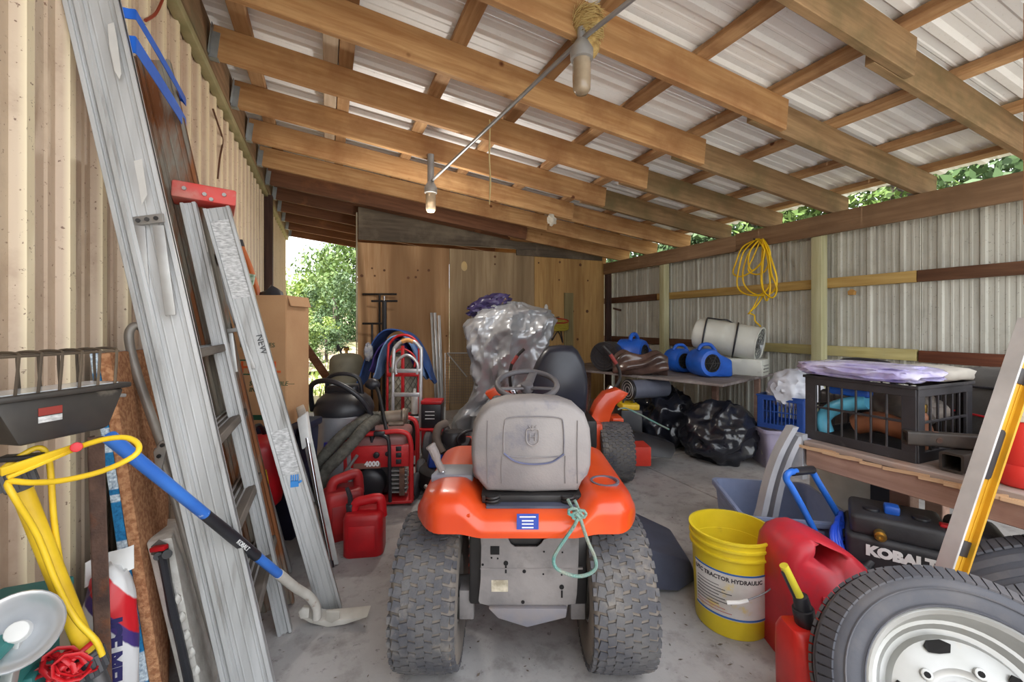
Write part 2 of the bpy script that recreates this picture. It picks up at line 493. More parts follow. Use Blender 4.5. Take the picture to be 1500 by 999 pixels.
# ---- right wall
wall_r = struct('wall_right', 'grey ribbed metal wall on timber posts and rails')
pr = rib_profile(.92, .23, .012, .024, .046, (.28, .5, .72), .003, .115)
shm = sheet_mb(pr, 2.2).mesh('siding_sheet', sm=0); shm.materials.append(GALV)
v = -.95
while v < 5.8:
    o = link('siding_sheet', shm, wall_r, (4.225, v, -.06)); o.rotation_euler = (0, 0, PI / 2)
    v += .921
POST = wood('post_wood', S(208, 206, 170), S(186, 182, 140), 2, knots=(2.6, .03, S(110, 96, 60)))
for v in (.54, 2.506, 4.473):
    MB().box((0, 0, 1.08), (.089, .089, 2.16)).build('post', POST, wall_r, (4.13, v, 0), bev=.004)
MB().box((0, 0, 1.0), (.1, .05, 2.0)).build('post', wood('dark_post', (0, 0, 0), (0, 0, 0)), wall_r, (4.13, 5.72, 0), bev=.004)
BEAM = wood('beam_wood', S(166, 136, 106), S(134, 104, 78), 1, patch=S(116, 92, 70))
MB().box((0, 0, .0865), (.04, 2.42, .173)).build('beam', BEAM, wall_r, (UR + .02, 4.52, 1.975), bev=.004)
MB().box((0, 0, .0865), (.04, 3.9, .178)).build('beam', BEAM, wall_r, (UR + .018, 1.36, 1.988), bev=.004)
YEL = wood('rail_wood', S(206, 176, 112), S(172, 138, 78), 1, figure=1.4)
BRN = wood('rail_brown', S(120, 86, 64), S(88, 60, 44), 1)
RBR = wood('rail_red', S(128, 78, 56), S(92, 54, 40), 1)
def rail(px0, px1, py, m, ztop):
    a = ONU(px0, py, 4.175).y; c_ = ONU(px1, py, 4.175).y
    MB().box((0, 0, -.0445), (.038, abs(c_ - a), .089)).build('rail', m, wall_r, (4.194, (a + c_) / 2, ztop), bev=.003)
rail(883, 961, 440, BRN, 1.608); rail(962, 1342, 440, YEL, 1.608); rail(1343, 1700, 440, BRN, 1.608)
rail(883, 1080, 510, BRN, .997); rail(1081, 1342, 510, GRN, .997); rail(1345, 1700, 510, RBR, .99)
p = ONU(908, 452, 4.19)
MB().box((0, .02, 0), (.012, .2, .03), rot=(.18, 0, 0)).build('rusty_strap', RUST, wall_r, (4.19, p.y + .05, p.z - .01))
p = ONU(1249, 427, 4.18)
MB().prism([(-.02, 0), (.02, 0), (.024, .03), (0, .05), (-.024, .03)], -.02, .02, axis=0).build('wasp_nest', mat('nest', S(196, 150, 84), S(160, 118, 60), rough=.9), wall_r, (4.17, p.y, p.z - .03))

# ---- plywood partition at the back
wall_b = struct('wall_back', 'plywood partition of three tall sheets')
PL1 = wood('plywood_warm', S(202, 166, 126), S(178, 136, 96), 2, grain=7, figure=1.5)
PL2 = wood('plywood_grey', S(176, 154, 122), S(150, 126, 96), 2, grain=6)
PL3 = wood('plywood_yellow', S(196, 160, 104), S(166, 126, 78), 2, grain=6)
for u0, u1, m in ((.355, 1.545, PL1), (1.55, 2.85, PL2), (2.855, 4.1, PL3)):
    MB().box(((u1 - u0) / 2, 0, 1.115), (u1 - u0, .018, 2.23)).build('plywood_sheet', m, wall_b, (u0, VB, 0), bev=.002, seg=1)
MB().box((0, 0, 1.3), (.012, .1, 2.62)).build('edge_board', wood('pale_edge', S(200, 190, 172), S(176, 166, 146), 2), wall_b, (.346, VB + .05, 0))
HDR = wood('header_grey', S(110, 98, 84), S(84, 74, 64), 0, patch=S(124, 112, 96))
MB().prism([(.36, 2.26), (2.86, 2.29), (2.86, roof_z(2.86) + .04), (.36, roof_z(.36) + .06)], VB - .05, VB - .012).build('header_board', HDR, wall_b)
MB().box((2.0, 0, 0), (3.6, .05, .09)).build('sill_plate', HDR, wall_b, (.4, VB + .06, .05))
MB().box((3.3, VB - .02, 2.3), (1.5, .03, .2)).build('header_board', HDR, wall_b)
PAT = mat('patch_wood', S(206, 176, 120)); KN = mat('knot', S(116, 78, 52), S(86, 56, 36), rough=.8)
for px, py in ((563, 396), (549, 404), (530, 404), (545, 393), (598, 407), (609, 406), (612, 396), (628, 396), (654, 492)):
    p = ONV(px, py, VB - .011); MB().cyl((0, 0, 0), (0, -.003, 0), .012 + random.random() * .012, n=10).build('knot', KN, wall_b, p)
for px, py in ((725, 376), (725, 387), (789, 385), (820, 384), (850, 388), (819, 410), (861, 411), (839, 456), (860, 456), (846, 497)):
    p = ONV(px, py, VB - .011); MB().cyl((0, 0, 0), (0, -.003, 0), .012 + random.random() * .014, n=10).build('knot', KN, wall_b, p)
p = ONV(680, 390, VB - .011); MB().blob((0, 0, 0), (.045, .004, .07), 2, .1).build('plug', PAT, wall_b, p)
p = ONV(833, 500, VB - .02); MB().box((0, 0, 0), (.16, .015, 1.5)).build('narrow_board', wood('narrow_grey', S(150, 138, 98), S(126, 112, 78), 2), wall_b, (p.x, p.y, .92))

# ---- ground outside and the hillside
def hill_z(u, v):
    d = max(0, v - 8.8)
    return -.06 + .085 * d + .002 * d * d + .16 * mn.noise(V((u * .35, v * .35, 0))) * min(1, d / 2)
GR = mat('grassy_ground', S(104, 118, 62), S(150, 140, 104), sc=1.2, rough=.95, bp=.5, bsc=20, dirt=S(178, 160, 136), dsc=.8, dlo=.42, dhi=.6)
hl = MB().grid(60, 44, lambda a, c_: (-26 + 56 * a, -10 + 50 * c_, hill_z(-26 + 56 * a, -10 + 50 * c_) - .01)).build('ground', GR, None, (0, 0, -.06))
hl['kind'] = 'structure'; hl['label'] = 'sunlit grassy bank behind the shed'
dp = MB().grid(24, 16, lambda a, c_: (-3.5 + 9 * a, 10.2 + 3.2 * c_ + 1.2 * a, hill_z(-3.5 + 9 * a, 10.2 + 3.2 * c_ + 1.2 * a) + .03 * math.sin(PI * a) * math.sin(PI * c_) + .0)).build('path', mat('bare_earth', S(196, 176, 158), S(160, 138, 116), sc=4, rough=.95, bp=.5, bsc=14, dirt=S(110, 116, 62), dsc=3, dlo=.55, dhi=.7), None)
dp['kind'] = 'structure'; dp['label'] = 'strip of bare pale earth on the bank'
dv = MB().box((2.0, -4.5, -.03), (11, 7.1, .05)).build('bounce_ground', mat('pale_bounce', S(196, 190, 180), S(172, 166, 156), sc=12, rough=.95, bp=.4, bsc=40), None, bev=.01)  # unseen pale slab, added to bounce sunlight up into the shed
dv['kind'] = 'structure'; dv['label'] = 'unseen pale ground added in front of the shed to bounce sunlight in'

# ================================================================ LAWN TRACTOR
def CF(px, py, D):                                   # place relative to the camera's heading
    return V(((px - 750) / FPX * D, D, CH - (py - HY) / FPX * D))
def base(X0, D0, z=0.0):
    return V((X0 * cs + D0 * sn, -X0 * sn + D0 * cs, z))
def local(X0, D0, z0=0.0):
    return lambda px, py, D: CF(px, py, D) - V((X0, D0, z0))
ORANGE = mat('orange_paint', S(228, 84, 34), S(206, 66, 26), sc=3, rough=.3, coat=.3, dirt=S(206, 120, 84), dsc=7, dlo=.62, dhi=.85)
SEATG = mat('grey_seat', S(146, 140, 138), S(116, 112, 114), sc=3, rough=.6, bp=.12, bsc=160, dirt=S(96, 96, 112), dlo=.55, dhi=.8)
PLATE = mat('grey_plate', S(146, 140, 138), S(118, 114, 114), sc=6, rough=.6, metal=.25, bp=.1, dirt=S(98, 92, 90), dlo=.55, dhi=.8)
HOLE = mat('dark_hole', S(20, 18, 18), rough=.9)
CHUTE = mat('chute_plastic', S(76, 80, 98), S(62, 66, 82), rough=.5)
TYRE = mat('tyre_tread', S(72, 72, 78), S(98, 96, 96), sc=9, rough=.85, bp=.25, bsc=70, dirt=S(150, 140, 128), dsc=8, dlo=.55, dhi=.8)
SIDEW = mat('tyre_sidewall', S(96, 90, 86), S(126, 116, 106), sc=5, rough=.85, bp=.2, bsc=60)
AX = Matrix.Rotation(PI / 2, 4, 'Y')                 # lathe axis z -> x

def turf_tyre(parent, c, r, w, rim, rimmat, rows=30, cols=6, lug=.008, name='rear_wheel'):
    M = Matrix.Translation(c) @ AX
    h = w / 2
    prof = [(rim, -h * .8), (rim * 1.12, -h * .95), (r * .72, -h * 1.04), (r * .9, -h * 1.0), (r * .965, -h * .88), (r * .985, -h * .5), (r * .99, 0),
            (r * .985, h * .5), (r * .965, h * .88), (r * .9, h * 1.0), (r * .72, h * 1.04), (rim * 1.12, h * .95), (rim, h * .8)]
    t = MB().lathe(prof, 44, M, True).build(name, SIDEW, parent, sm=50)
    tr = MB()
    for i in range(rows):
        for j in range(cols):
            a = 2 * PI * (i + (.5 if j % 2 else 0)) / rows
            x = (j + .5) / cols * 2 - 1
            rr = r * (.985 - .03 * abs(x) ** 3)
            q = M @ Matrix.Rotation(a, 4, 'Z') @ Matrix.Translation((rr, 0, x * h * .86)) @ Matrix.Rotation(.22 if j % 2 else -.22, 4, 'X')
            tr.box((0, 0, 0), (lug * 2, 2 * PI * r / rows * .74, w * .86 / cols * 1.04), q)
        for s_ in (-1, 1):
            q = M @ Matrix.Rotation(2 * PI * i / rows, 4, 'Z') @ Matrix.Translation((r * .94, 0, s_ * h * .95))
            tr.box((0, 0, 0), (r * .07, 2 * PI * r / rows * .55, .012), q)
    tr.build('tread', TYRE, t, kind='stuff', sm=0)
    d = MB()
    for s_ in (-1, 1):
        d.lathe([(rim * 1.05, s_ * h * .9), (rim * .98, s_ * h * .92), (rim * .9, s_ * h * .55), (rim * .35, s_ * h * .5), (rim * .3, s_ * h * .75), (.001, s_ * h * .75)], 28, M, open0=True)
    d.build('rim', rimmat, t, sm=40)
    return t
def coil(p, r, h, turns, wr, n=14):
    return [V(p) + V((r * math.cos(2 * PI * i / n), r * math.sin(2 * PI * i / n), h * i / (n * turns))) for i in range(n * turns + 1)]

TX, TD = .035, 1.56
K = local(TX, TD)
tr = thing('lawn_tractor', 'orange riding lawn tractor with grey seat seen from behind, on the concrete', 'lawn tractor', base(TX, TD))
RIMG = mat('rim_grey', S(120, 116, 112), S(150, 144, 138), rough=.6)
turf_tyre(tr, (-.317, 0, .25), .25, .205, .105, RIMG, rows=40, cols=7, lug=.006)
turf_tyre(tr, (.322, 0, .25), .25, .205, .105, RIMG, rows=40, cols=7, lug=.006)
for s_ in (-1, 1):
    turf_tyre(tr, (s_ * .34, 1.12, .19), .19, .15, .085, RIMG, rows=26, cols=5, name='front_wheel')
# fender: a moulded shell with a hump over each wheel
def fend(a, t):
    x = (a * 2 - 1) * .375 + .016
    ax = abs(a * 2 - 1)
    hump = min(1, max(0, (ax - .38) / .22)); hump = hump * hump * (3 - 2 * hump)
    zt = .592 + .056 * hump
    side = max(0, (ax - .72) / .28)
    yr = -.215 + .16 * side ** 2.2
    zt -= .05 * side ** 2
    lipz = .53 + .012 * hump
    if t < .45:
        q = t / .45; y = .36 + (yr + .07 - .36) * q; z = zt - .02 * (1 - q) * 0
    elif t < .75:
        q = (t - .45) / .3 * PI / 2
        y = yr + .07 - .07 * math.sin(q); z = zt - .045 * (1 - math.cos(q))
    else:
        q = (t - .75) / .25; y = yr + .004 * q; z = (zt - .045) + (lipz - zt + .045) * q
    k = max(0, ax - .9) / .1
    z -= k * k * .06 * (1 if t < .6 else .3)
    return (x, y, z)
fd = MB().grid(56, 30, fend, .006).build('fender', ORANGE, tr, sm=50)
# ledge moulded along the left hump and caps
MB().tube(smooth([K(620, 745, 1.47), K(640, 752, 1.40), K(665, 757, 1.36), K(688, 755, 1.345)], 4), .006, 6).build('moulded_ridge', ORANGE, fd)
pad = MB().prism([(-.09, -.05), (.06, -.05), (.06, .07), (-.07, .07)], .63, .662, axis=2).build('lever_pad', mat('pad_grey', S(128, 130, 140), rough=.5), tr, (-.235, .02, 0), bev=.008)
lv = MB().tube([K(656, 706, 1.56), K(645, 684, 1.56)], .007, 8).build('lever', CHROME, tr)
MB().tube(smooth([K(648, 690, 1.56), K(642, 678, 1.56), K(636, 662, 1.56), K(630, 652, 1.56)], 4), [.013] * 6 + [.017] * 5 + [.02, .018], 10).build('grip', mat('grip_grey', S(150, 142, 140), S(120, 112, 110), rough=.8, bp=.3), lv)
CUPG = mat('cup_grey', S(112, 110, 122), S(92, 90, 104), rough=.5)
p = K(886, 727, 1.49)
MB().lathe([(.048, .004), (.05, .012), (.042, .012), (.036, -.05), (.001, -.05)], 28, open0=True).build('cup_holder', CUPG, tr, (p.x, p.y, .645), sm=40)
for px, py, D in ((662, 729, 1.42), (886, 739, 1.40)):
    p = K(px, py, D); MB().cyl((0, 0, -.01), (0, -.004, .006), .011, n=12).build('bolt_cap', CUPG, fd, p)
# dealer sticker
p = K(773, 764, 1.336)
stk = MB().box((0, 0, 0), (.068, .002, .048)).build('dealer_sticker', mat('sticker_blue', S(44, 70, 160), S(50, 78, 170), rough=.4), fd, p)
WT = mat('print_white', S(235, 235, 235), rough=.6)
MX = Matrix.Rotation(PI / 2, 4, 'X')
for dz, s_, sz in ((.013, 'EQUIPMENT', .010), (.001, 'SALES', .009), (-.009, 'AND SERVICE', .008), (-.020, 'LAWN & POWER', .0075)):
    MB().box((0, -.0014, dz + .002), (.05 if sz > .009 else .036, .0006, .004)).build('print_line', WT, stk)
# seat
def ring(pts, D, y, s=1.0, c=(778, 650)):
    return [V((q.x, y, q.z)) for q in (K(c[0] + (a - c[0]) * s, c[1] + (b_ - c[1]) * s, D) for a, b_ in pts)]
so = [(712, 716), (702, 704), (693, 692), (690, 665), (690, 640), (694, 618), (703, 602), (718, 590), (740, 583), (780, 581), (820, 584), (842, 592), (857, 606), (864, 626), (866, 650), (865, 680), (861, 694), (852, 704), (847, 716), (780, 718)]
rings = [ring(so, 1.48, -.115, .90), ring(so, 1.48, -.108, .955), ring(so, 1.48, -.088, .99), ring(so, 1.48, -.06, 1.0), ring(so, 1.48, .0, .99), ring(so, 1.48, .03, .9)]
sb = MB().loft(rings).build('seat_back', SEATG, tr, sm=60)
def crease(pts, D, r, name, m, closed=False):
    return MB().tube(smooth([K(a, b_, D) for a, b_ in pts], 4, closed), r, 6, closed).build(name, m, sb)
crease([(739, 622), (746, 612), (780, 610), (818, 612), (825, 622), (826, 660), (822, 668), (780, 670), (742, 667), (738, 658)], 1.443, .0022, 'embossed_panel', SEATG, True)
crease([(738, 664), (755, 676), (780, 680), (808, 677), (826, 665)], 1.442, .003, 'moulded_curve', mat('seat_blue', S(96, 100, 130), rough=.6))
for a in (714, 735, 828, 846):
    crease([(a, 616 if a in (714, 846) else 668), (a - .5, 660 if a in (714, 846) else 690), (a, 708)], 1.444, .0018, 'moulded_rib', mat('seat_line', S(118, 112, 112)))
crease([(773, 629), (787, 629), (789, 636), (788, 648), (780, 653), (772, 648), (771, 636)], 1.441, .0018, 'crown_emblem', SEATG, True)
crease([(776, 635), (776, 646)], 1.441, .0018, 'emblem_letter', SEATG)
crease([(784, 635), (784, 646)], 1.441, .0018, 'emblem_letter', SEATG)
crease([(776, 640), (784, 640)], 1.441, .0018, 'emblem_letter', SEATG)
for a in (774, 780, 786): crease([(780, 631), (a, 623)], 1.441, .0015, 'emblem_point', SEATG)
MB().box((.03, .19, .665), (.42, .42, .07)).build('seat_cushion', SEATG, tr, bev=.03, seg=3)
MB().box((.03, -.04, .622), (.335, .16, .012)).box((.03, -.122, .614), (.33, .012, .026)).build('seat_bracket', DKMETAL, tr, bev=.003)
for px in (722, 832):
    p = K(px, 738, 1.44); MB().tube(coil((p.x, p.y - .005, .585), .022, .042, 4, 0), .0045, 6).build('spring', DKMETAL, tr)
MB().box((.03, -.03, .594), (.30, .26, .022)).build('seat_pan', CHUTE, tr, bev=.004)
# frame plate below the fender
D = 1.43
po = [(703, 778), (716, 779), (722, 783), (743, 786), (748, 797), (754, 801), (787, 801), (793, 796), (797, 790), (816, 786), (848, 787), (847, 830), (845, 870), (843, 884), (832, 886), (828, 900), (776, 913), (770, 913), (728, 900), (716, 887), (703, 884), (701, 880), (704, 850), (705, 800)]
MB().loft([[V((q.x, y, q.z)) for q in (K(a, b_, D) for a, b_ in po)] for y in (-.13, -.124)]).build('rear_plate', PLATE, tr, sm=0)
rp = tr.children[-1]
MB().loft([[V((q.x, y, q.z)) for q in (K(a, b_, D) for a, b_ in [(716, 886), (830, 886), (828, 899), (772, 913), (730, 900)])] for y in (-.15, -.13)]).build('hitch_lip', mat('lip', S(112, 112, 122), S(140, 128, 118), rough=.6), rp, bev=.003)
def disc(px, py, r, D=1.425, n=10, nm='hole'):
    p = K(px, py, D); MB().cyl((0, 0, 0), (0, -.0015, 0), r, n=n).build(nm, HOLE, rp, (p.x, -.1305, p.z))
for px, py, r in ((741, 826, .008), (768, 838, .006), (797, 809, .003), (817, 807, .004), (824, 810, .003), (823, 861, .008), (766, 883, .006), (796, 842, .003), (823, 843, .003), (707, 828, .004), (720, 818, .003), (729, 819, .003), (765, 893, .012)):
    disc(px, py, r)
for px, py in ((741, 834), (823, 870)):
    p = K(px, py, D); MB().box((0, 0, 0), (.006, .0015, .024)).build('slot', HOLE, rp, (p.x, -.1308, p.z))
p = K(725, 806, D); MB().box((0, 0, 0), (.03, .0015, .028)).build('square_hole', HOLE, rp, (p.x, -.1308, p.z))
p = K(732, 858, D); MB().box((0, 0, 0), (.055, .0012, .038)).build('rating_label', mat('label_pale', S(206, 196, 176), S(150, 140, 120), sc=30, rough=.6), rp, (p.x, -.1308, p.z))
MB().box((.03, -.128, .385), (.34, .008, .004)).build('bend_line', PLATE, rp)
MB().box((.02, .25, .38), (.40, .72, .26)).build('chassis', DKMETAL, tr, bev=.01)
MB().box((.05, -.03, .47), (.2, .08, .1)).build('fuel_tank', BLACK, tr, bev=.02)
for s_, px in ((-1, 690), (1, 848)):
    MB().cyl((s_ * .15, 0, .25), (s_ * .23, 0, .25), .04, .035).box((s_ * .19, -.06, .24), (.05, .07, .1)).build('axle_housing', PLATE, tr, bev=.004)
# deck and discharge chute
MB().lathe([(.02, .2), (.4, .2), (.46, .17), (.47, .08), (.44, .08)], 30, Matrix.Translation((0, .68, 0))).build('mower_deck', ORANGE, tr)
MB().add([(.40, .36, .235), (.42, .86, .25), (.83, .80, .075), (.79, .43, .10), (.40, .30, .055), (.70, .34, .012), (.82, .42, .02), (.86, .78, .012), (.42, .9, .1)],
         [(0, 3, 2, 1), (0, 4, 5, 3), (3, 5, 6), (3, 6, 7, 2), (2, 7, 8, 1), (0, 1, 8, 4), (4, 8, 7, 6, 5)]).build('discharge_chute', CHUTE, tr, bev=.012, seg=2)
# steering wheel, column, console, hood
p = K(772, 563, 2.2)
SW = Matrix.Translation(p) @ Matrix.Rotation(R(19), 4, 'X')
GREYW = mat('wheel_grey', S(112, 108, 110), S(88, 86, 90), rough=.6)
sw = MB().tube([SW @ V((.152 * math.cos(2 * PI * i / 40), .152 * math.sin(2 * PI * i / 40), 0)) for i in range(40)], .0145, 10, True).build('steering_wheel', GREYW, tr, sm=60)
for a, w in ((75, .045), (200, .04), (340, .04)):
    MB().bar(SW @ V((0, 0, -.02)), SW @ V((.145 * math.cos(R(a)), .145 * math.sin(R(a)), 0)), w, .012).build('spoke', GREYW, sw, bev=.004)
MB().cyl(SW @ V((0, 0, -.035)), SW @ V((0, 0, .004)), .035, .03, n=18).build('hub', GREYW, sw, bev=.004)
MB().cyl(SW @ V((0, 0, -.03)), SW @ V((0, .10, -.3)), .02).build('steering_column', BLACK, tr)
MB().box((.03, .80, .68), (.36, .12, .24)).build('console', BLACK, tr, bev=.03, seg=3)
def hood(a, t):
    y = .86 + .46 * a; w = .225 - .03 * a; ang = PI * t
    return (.02 + w * math.cos(ang) * (1 if abs(math.cos(ang)) < .8 else 1), y, .32 + (.36 - .06 * a * a) * math.sin(ang) ** .45)
MB().grid(14, 20, hood, .006).build('hood', ORANGE, tr, sm=60)
MB().box((.02, 1.33, .46), (.36, .05, .28)).build('grille', BLACK, tr, bev=.02)

rp_ = [(842, 733), (848, 748), (846, 760), (838, 775), (824, 795), (812, 815), (813, 830), (826, 839), (845, 844), (862, 841), (873, 831), (871, 815), (862, 795), (855, 775), (850, 760), (843, 752), (836, 740), (832, 732)]
ROPE = mat('teal_rope', S(96, 156, 150), S(150, 150, 136), sc=14, rough=.9, bp=.6, bsc=240)
ro = MB().tube(smooth([W(a, b_, 1.315 if i > 1 and i < 16 else 1.37) for i, (a, b_) in enumerate(rp_)], 5), .0055, 7)
for a, b_ in ((846, 756), (840, 750), (851, 753)):
    q = W(a, b_, 1.315); ro.tube([q + V((.016 * math.cos(t * .9) * cs, -.016 * math.cos(t * .9) * sn, .012 * math.sin(t * .9))) for t in range(8)], .005, 6)
tag(ro.build('rope', ROPE), 'frayed teal rope loop knotted over the orange tractor fender', 'rope')

# ================================================================ ZERO-TURN MOWER
ZX, ZD = .345, 3.3
K = local(ZX, ZD)
zt = thing('zero_turn_mower', 'orange zero-turn mower with black high-back seat, behind the lawn tractor', 'mower', base(ZX, ZD))
for s_ in (-1, 1): turf_tyre(zt, (s_ * .43, 0, .22), .22, .235, .1, ORANGE, rows=34, cols=8, lug=.006)
BLKV = mat('black_vinyl', S(34, 36, 46), S(44, 46, 58), rough=.35, bp=.05, bsc=200)
so = [(776, 600), (774, 570), (777, 550), (785, 530), (795, 514), (803, 507), (820, 505), (838, 506), (846, 513), (855, 530), (860, 552), (861, 575), (859, 600), (818, 604)]
rings = [ring(so, 3.15, -.22, .82, (818, 560)), ring(so, 3.15, -.20, .94, (818, 560)), ring(so, 3.15, -.16, 1, (818, 560)), ring(so, 3.15, -.1, .97, (818, 560)), ring(so, 3.15, -.06, .8, (818, 560))]
MB().loft(rings).build('seat_back', BLKV, zt, sm=60)
MB().box((-.02, .1, .56), (.46, .46, .1)).build('seat_cushion', BLKV, zt, bev=.04, seg=3)
MB().box((0, .05, .42), (.5, .7, .2)).build('engine_frame', DKMETAL, zt, bev=.02)
MB().box((0, -.1, .34), (.5, .4, .26)).build('engine', BLACK, zt, bev=.04)
for s_ in (-1, 1):
    pf = [(864, 606), (872, 588), (884, 574), (903, 568), (917, 574), (910, 582), (899, 590), (892, 604), (888, 622), (884, 640), (866, 640)]
    g = [K(a, b_, 3.4) for a, b_ in pf]
    mb = MB().loft([[V((s_ * q.x if s_ > 0 else -q.x, y, q.z)) for q in g] for y in (.02, .16)])
    mb.build('fender', ORANGE, zt, bev=.006)
    MB().box((s_ * .27, .1, .35), (.12, .4, .2)).build('side_panel', ORANGE, zt, bev=.01)
    dk = MB().box((s_ * .60, .22, .16), (.28, .34, .15)).build('deck_wing', mat('deck_red', S(214, 62, 44), S(190, 50, 36), rough=.4), zt, bev=.008)
    if s_ > 0: pts = [(883, 507), (894, 519), (903, 533), (908, 546), (907, 558), (899, 570), (893, 577)]
    else: pts = [(768, 511), (758, 521), (750, 533), (747, 548), (748, 565), (752, 580)]
    lb = MB().tube(smooth([K(a, b_, 3.55) for a, b_ in pts], 5), .013, 8).build('lap_bar', DKMETAL, zt)
    MB().tube(smooth([K(a, b_, 3.548) for a, b_ in pts[1:3]], 4), .0155, 8).build('red_sleeve', mat('red_foam', S(150, 60, 56), rough=.7), lb)
    q = K(*pts[-1], 3.55); MB().box((q.x, q.y, q.z + .02), (.06, .06, .09), rot=(0, R(35) * s_, 0)).build('bar_bracket', CHROME, lb, bev=.006)
MB().box((0, .55, .17), (1.0, .7, .13)).build('mower_deck', mat('deck_red', (1, 0, 0)), zt, bev=.02)
MB().box((.52, .30, .40), (.09, .2, .05)).build('lift_arm', ORANGE, zt, bev=.008)
for s_ in (-1, 1):
    turf_tyre(zt, (s_ * .3, 1.15, .13), .13, .1, .06, ORANGE, rows=22, cols=4, name='caster_wheel')
MB().box((0, 1.0, .34), (.7, .06, .08)).build('front_beam', ORANGE, zt, bev=.01)

# ================================================================ LEFT SIDE: LADDERS AND WHAT LEANS ON THE SIDING
def rel(loc): return lambda px, py, D: W(px, py, D) - V(loc)
ALUW = mat('worn_aluminium', S(190, 191, 192), S(158, 158, 157), sc=5, rough=.5, metal=.35, st=(2, 2, .25), dirt=S(112, 106, 98), dsc=5, dlo=.55, dhi=.78)
ALUR = mat('stained_aluminium', S(150, 145, 134), S(112, 104, 94), sc=5, rough=.6, metal=.3, st=(2, 2, .4), dirt=S(134, 82, 46), dsc=3.2, dlo=.46, dhi=.56)
TREAD = mat('worn_tread', S(110, 102, 94), S(84, 78, 72), sc=20, rough=.8, metal=.2, st=(1, .2, 1))
GREYM = mat('grey_metal', S(180, 180, 178), S(150, 148, 146), rough=.5, metal=.5)
def ladder_rail(name, a, b_, w, t, m, parent, lip=True):
    o = MB().bar(a, b_, w, t, (0, 1, 0))
    d = (V(b_) - V(a)).normalized(); x = d.cross(V((0, 1, 0))).normalized()
    if lip:
        for s_ in (-1, 1): o.bar(V(a) + x * s_ * (w / 2 - .006) - V((0, .010, 0)), V(b_) + x * s_ * (w / 2 - .006) - V((0, .010, 0)), .012, t, (0, 1, 0))
        for q in (-.25, 0, .25): o.bar(V(a) + x * q * w - V((0, t / 2, 0)), V(b_) + x * q * w - V((0, t / 2, 0)), .005, .004, (0, 1, 0))
    return o.build(name, m, parent, bev=.0015, seg=1)
A, Bt = V((-.185, 1.535, 0)), V((-.618, 1.612, 2.21))
sl = thing('step_ladder', 'tall worn aluminium stepladder leaning on the tan siding, rust-stained far side', 'ladder', A, rz=0)
d = (Bt - A); O0 = V((0, 0, 0))
off0, off1 = V((-.066, .0, 0)), V((-.052, 0, 0))
ladder_rail('front_rail', O0, d, .094, .024, ALUW, sl)
ladder_rail('rear_rail', O0 + off0 + V((0, 0, .02)), d + off1 + V((0, 0, -.05)), .036, .03, ALUW, sl)
f0, f1 = V((0, .53, 0)), V((.0, .46, 0))
ladder_rail('front_rail', f0, d + f1, .115, .024, ALUR, sl)
ladder_rail('rear_rail', f0 + off0, d + f1 + off1, .036, .03, ALUR, sl)
for z in (.29, .56, .83, 1.10):
    t = z / 2.21; c0 = d * t + V((0, .012, 0)); c1 = f0 + (d + f1 - f0) * t
    st_ = MB().box(((c0.x + c1.x) / 2, (c0.y + c1.y) / 2, z), (.095, c1.y - c0.y, .028), rot=(0, -.19, 0)).build('step', TREAD, sl, bev=.003, seg=1)
    for q in (-.03, -.01, .01, .03):
        MB().box(((c0.x + c1.x) / 2 + q, (c0.y + c1.y) / 2, z + .0155), (.006, c1.y - c0.y, .004), rot=(0, -.19, 0)).build('groove', ALUW, st_)
K = rel(A)
for (a, b_, c_, e) in ((205, 330, 213, 448), (232, 330, 250, 462)):
    MB().bar(K(a, b_, 1.245), K(c_, e, 1.25), .026, .006, (0, 1, 0)).build('spreader_bar', GREYM, sl, bev=.002)
p0, p1 = K(193, 325, 1.243), K(240, 319, 1.243)
hb = MB().bar(p0, p1, .026, .008, (0, 1, 0)).build('hinge_plate', GREYM, sl, bev=.002)
for t in (.22, .5, .78):
    q = p0.lerp(p1, t); MB().cyl(q + V((0, -.004, 0)), q + V((0, -.009, 0)), .006, n=8).build('rivet', DKMETAL, hb)
PAINTW = mat('white_paint', S(226, 226, 224), S(200, 200, 198), rough=.7)
for pts in ([(158, 36), (167, 33), (172, 60), (178, 108), (175, 116), (168, 104), (160, 65)], [(196, 236), (208, 233), (216, 285), (208, 300), (203, 270)]):
    q = [K(a, b_, 1.227) for a, b_ in pts]
    MB().loft([q, [p + V((0, -.0012, 0)) for p in q]]).build('paint_patch', PAINTW, sl, sm=0)
# blue strap round the top of the ladder
zt_ = 2.02; tt = zt_ / 2.21; c0 = d * tt; c1 = f0 + (d + f1 - f0) * tt
sp_ = [c0 + V((-.08, .016, 0)), c0 + V((.04, .018, .01)), c0 + V((.062, .05, 0)), c1 + V((.06, .02, -.02)), c1 + V((.03, .03, 0)), c1 + V((-.075, .03, .0)), c1 + V((-.08, 0, -.01)), c0 + V((-.095, .03, 0))]
def ribbon(pts, w, th, m, name, parent, closed=True):
    P = smooth(pts, 3, closed); mb = MB()
    n_ = len(P); vs = []
    ctr = sum(P, V((0, 0, 0))) / n_
    for p in P:
        o = (p - ctr); o.z = 0; o = o.normalized() * th
        vs += [p + V((0, 0, w / 2)), p + V((0, 0, -w / 2)), p - o + V((0, 0, -w / 2)), p - o + V((0, 0, w / 2))]
    fs = []
    for i in range(n_ if closed else n_ - 1):
        j = (i + 1) % n_
        for k in range(4): fs.append((i * 4 + k, i * 4 + (k + 1) % 4, j * 4 + (k + 1) % 4, j * 4 + k))
    return mb.add(vs, fs).build(name, m, parent, sm=40)
ribbon(sp_, .05, .003, mat('blue_strap', S(40, 110, 215), S(30, 90, 190), rough=.5), 'blue_strap', sl)
ribbon([p + V((.0, .0, .09)) for p in sp_], .03, .003, MATS['blue_strap'], 'blue_strap', sl)

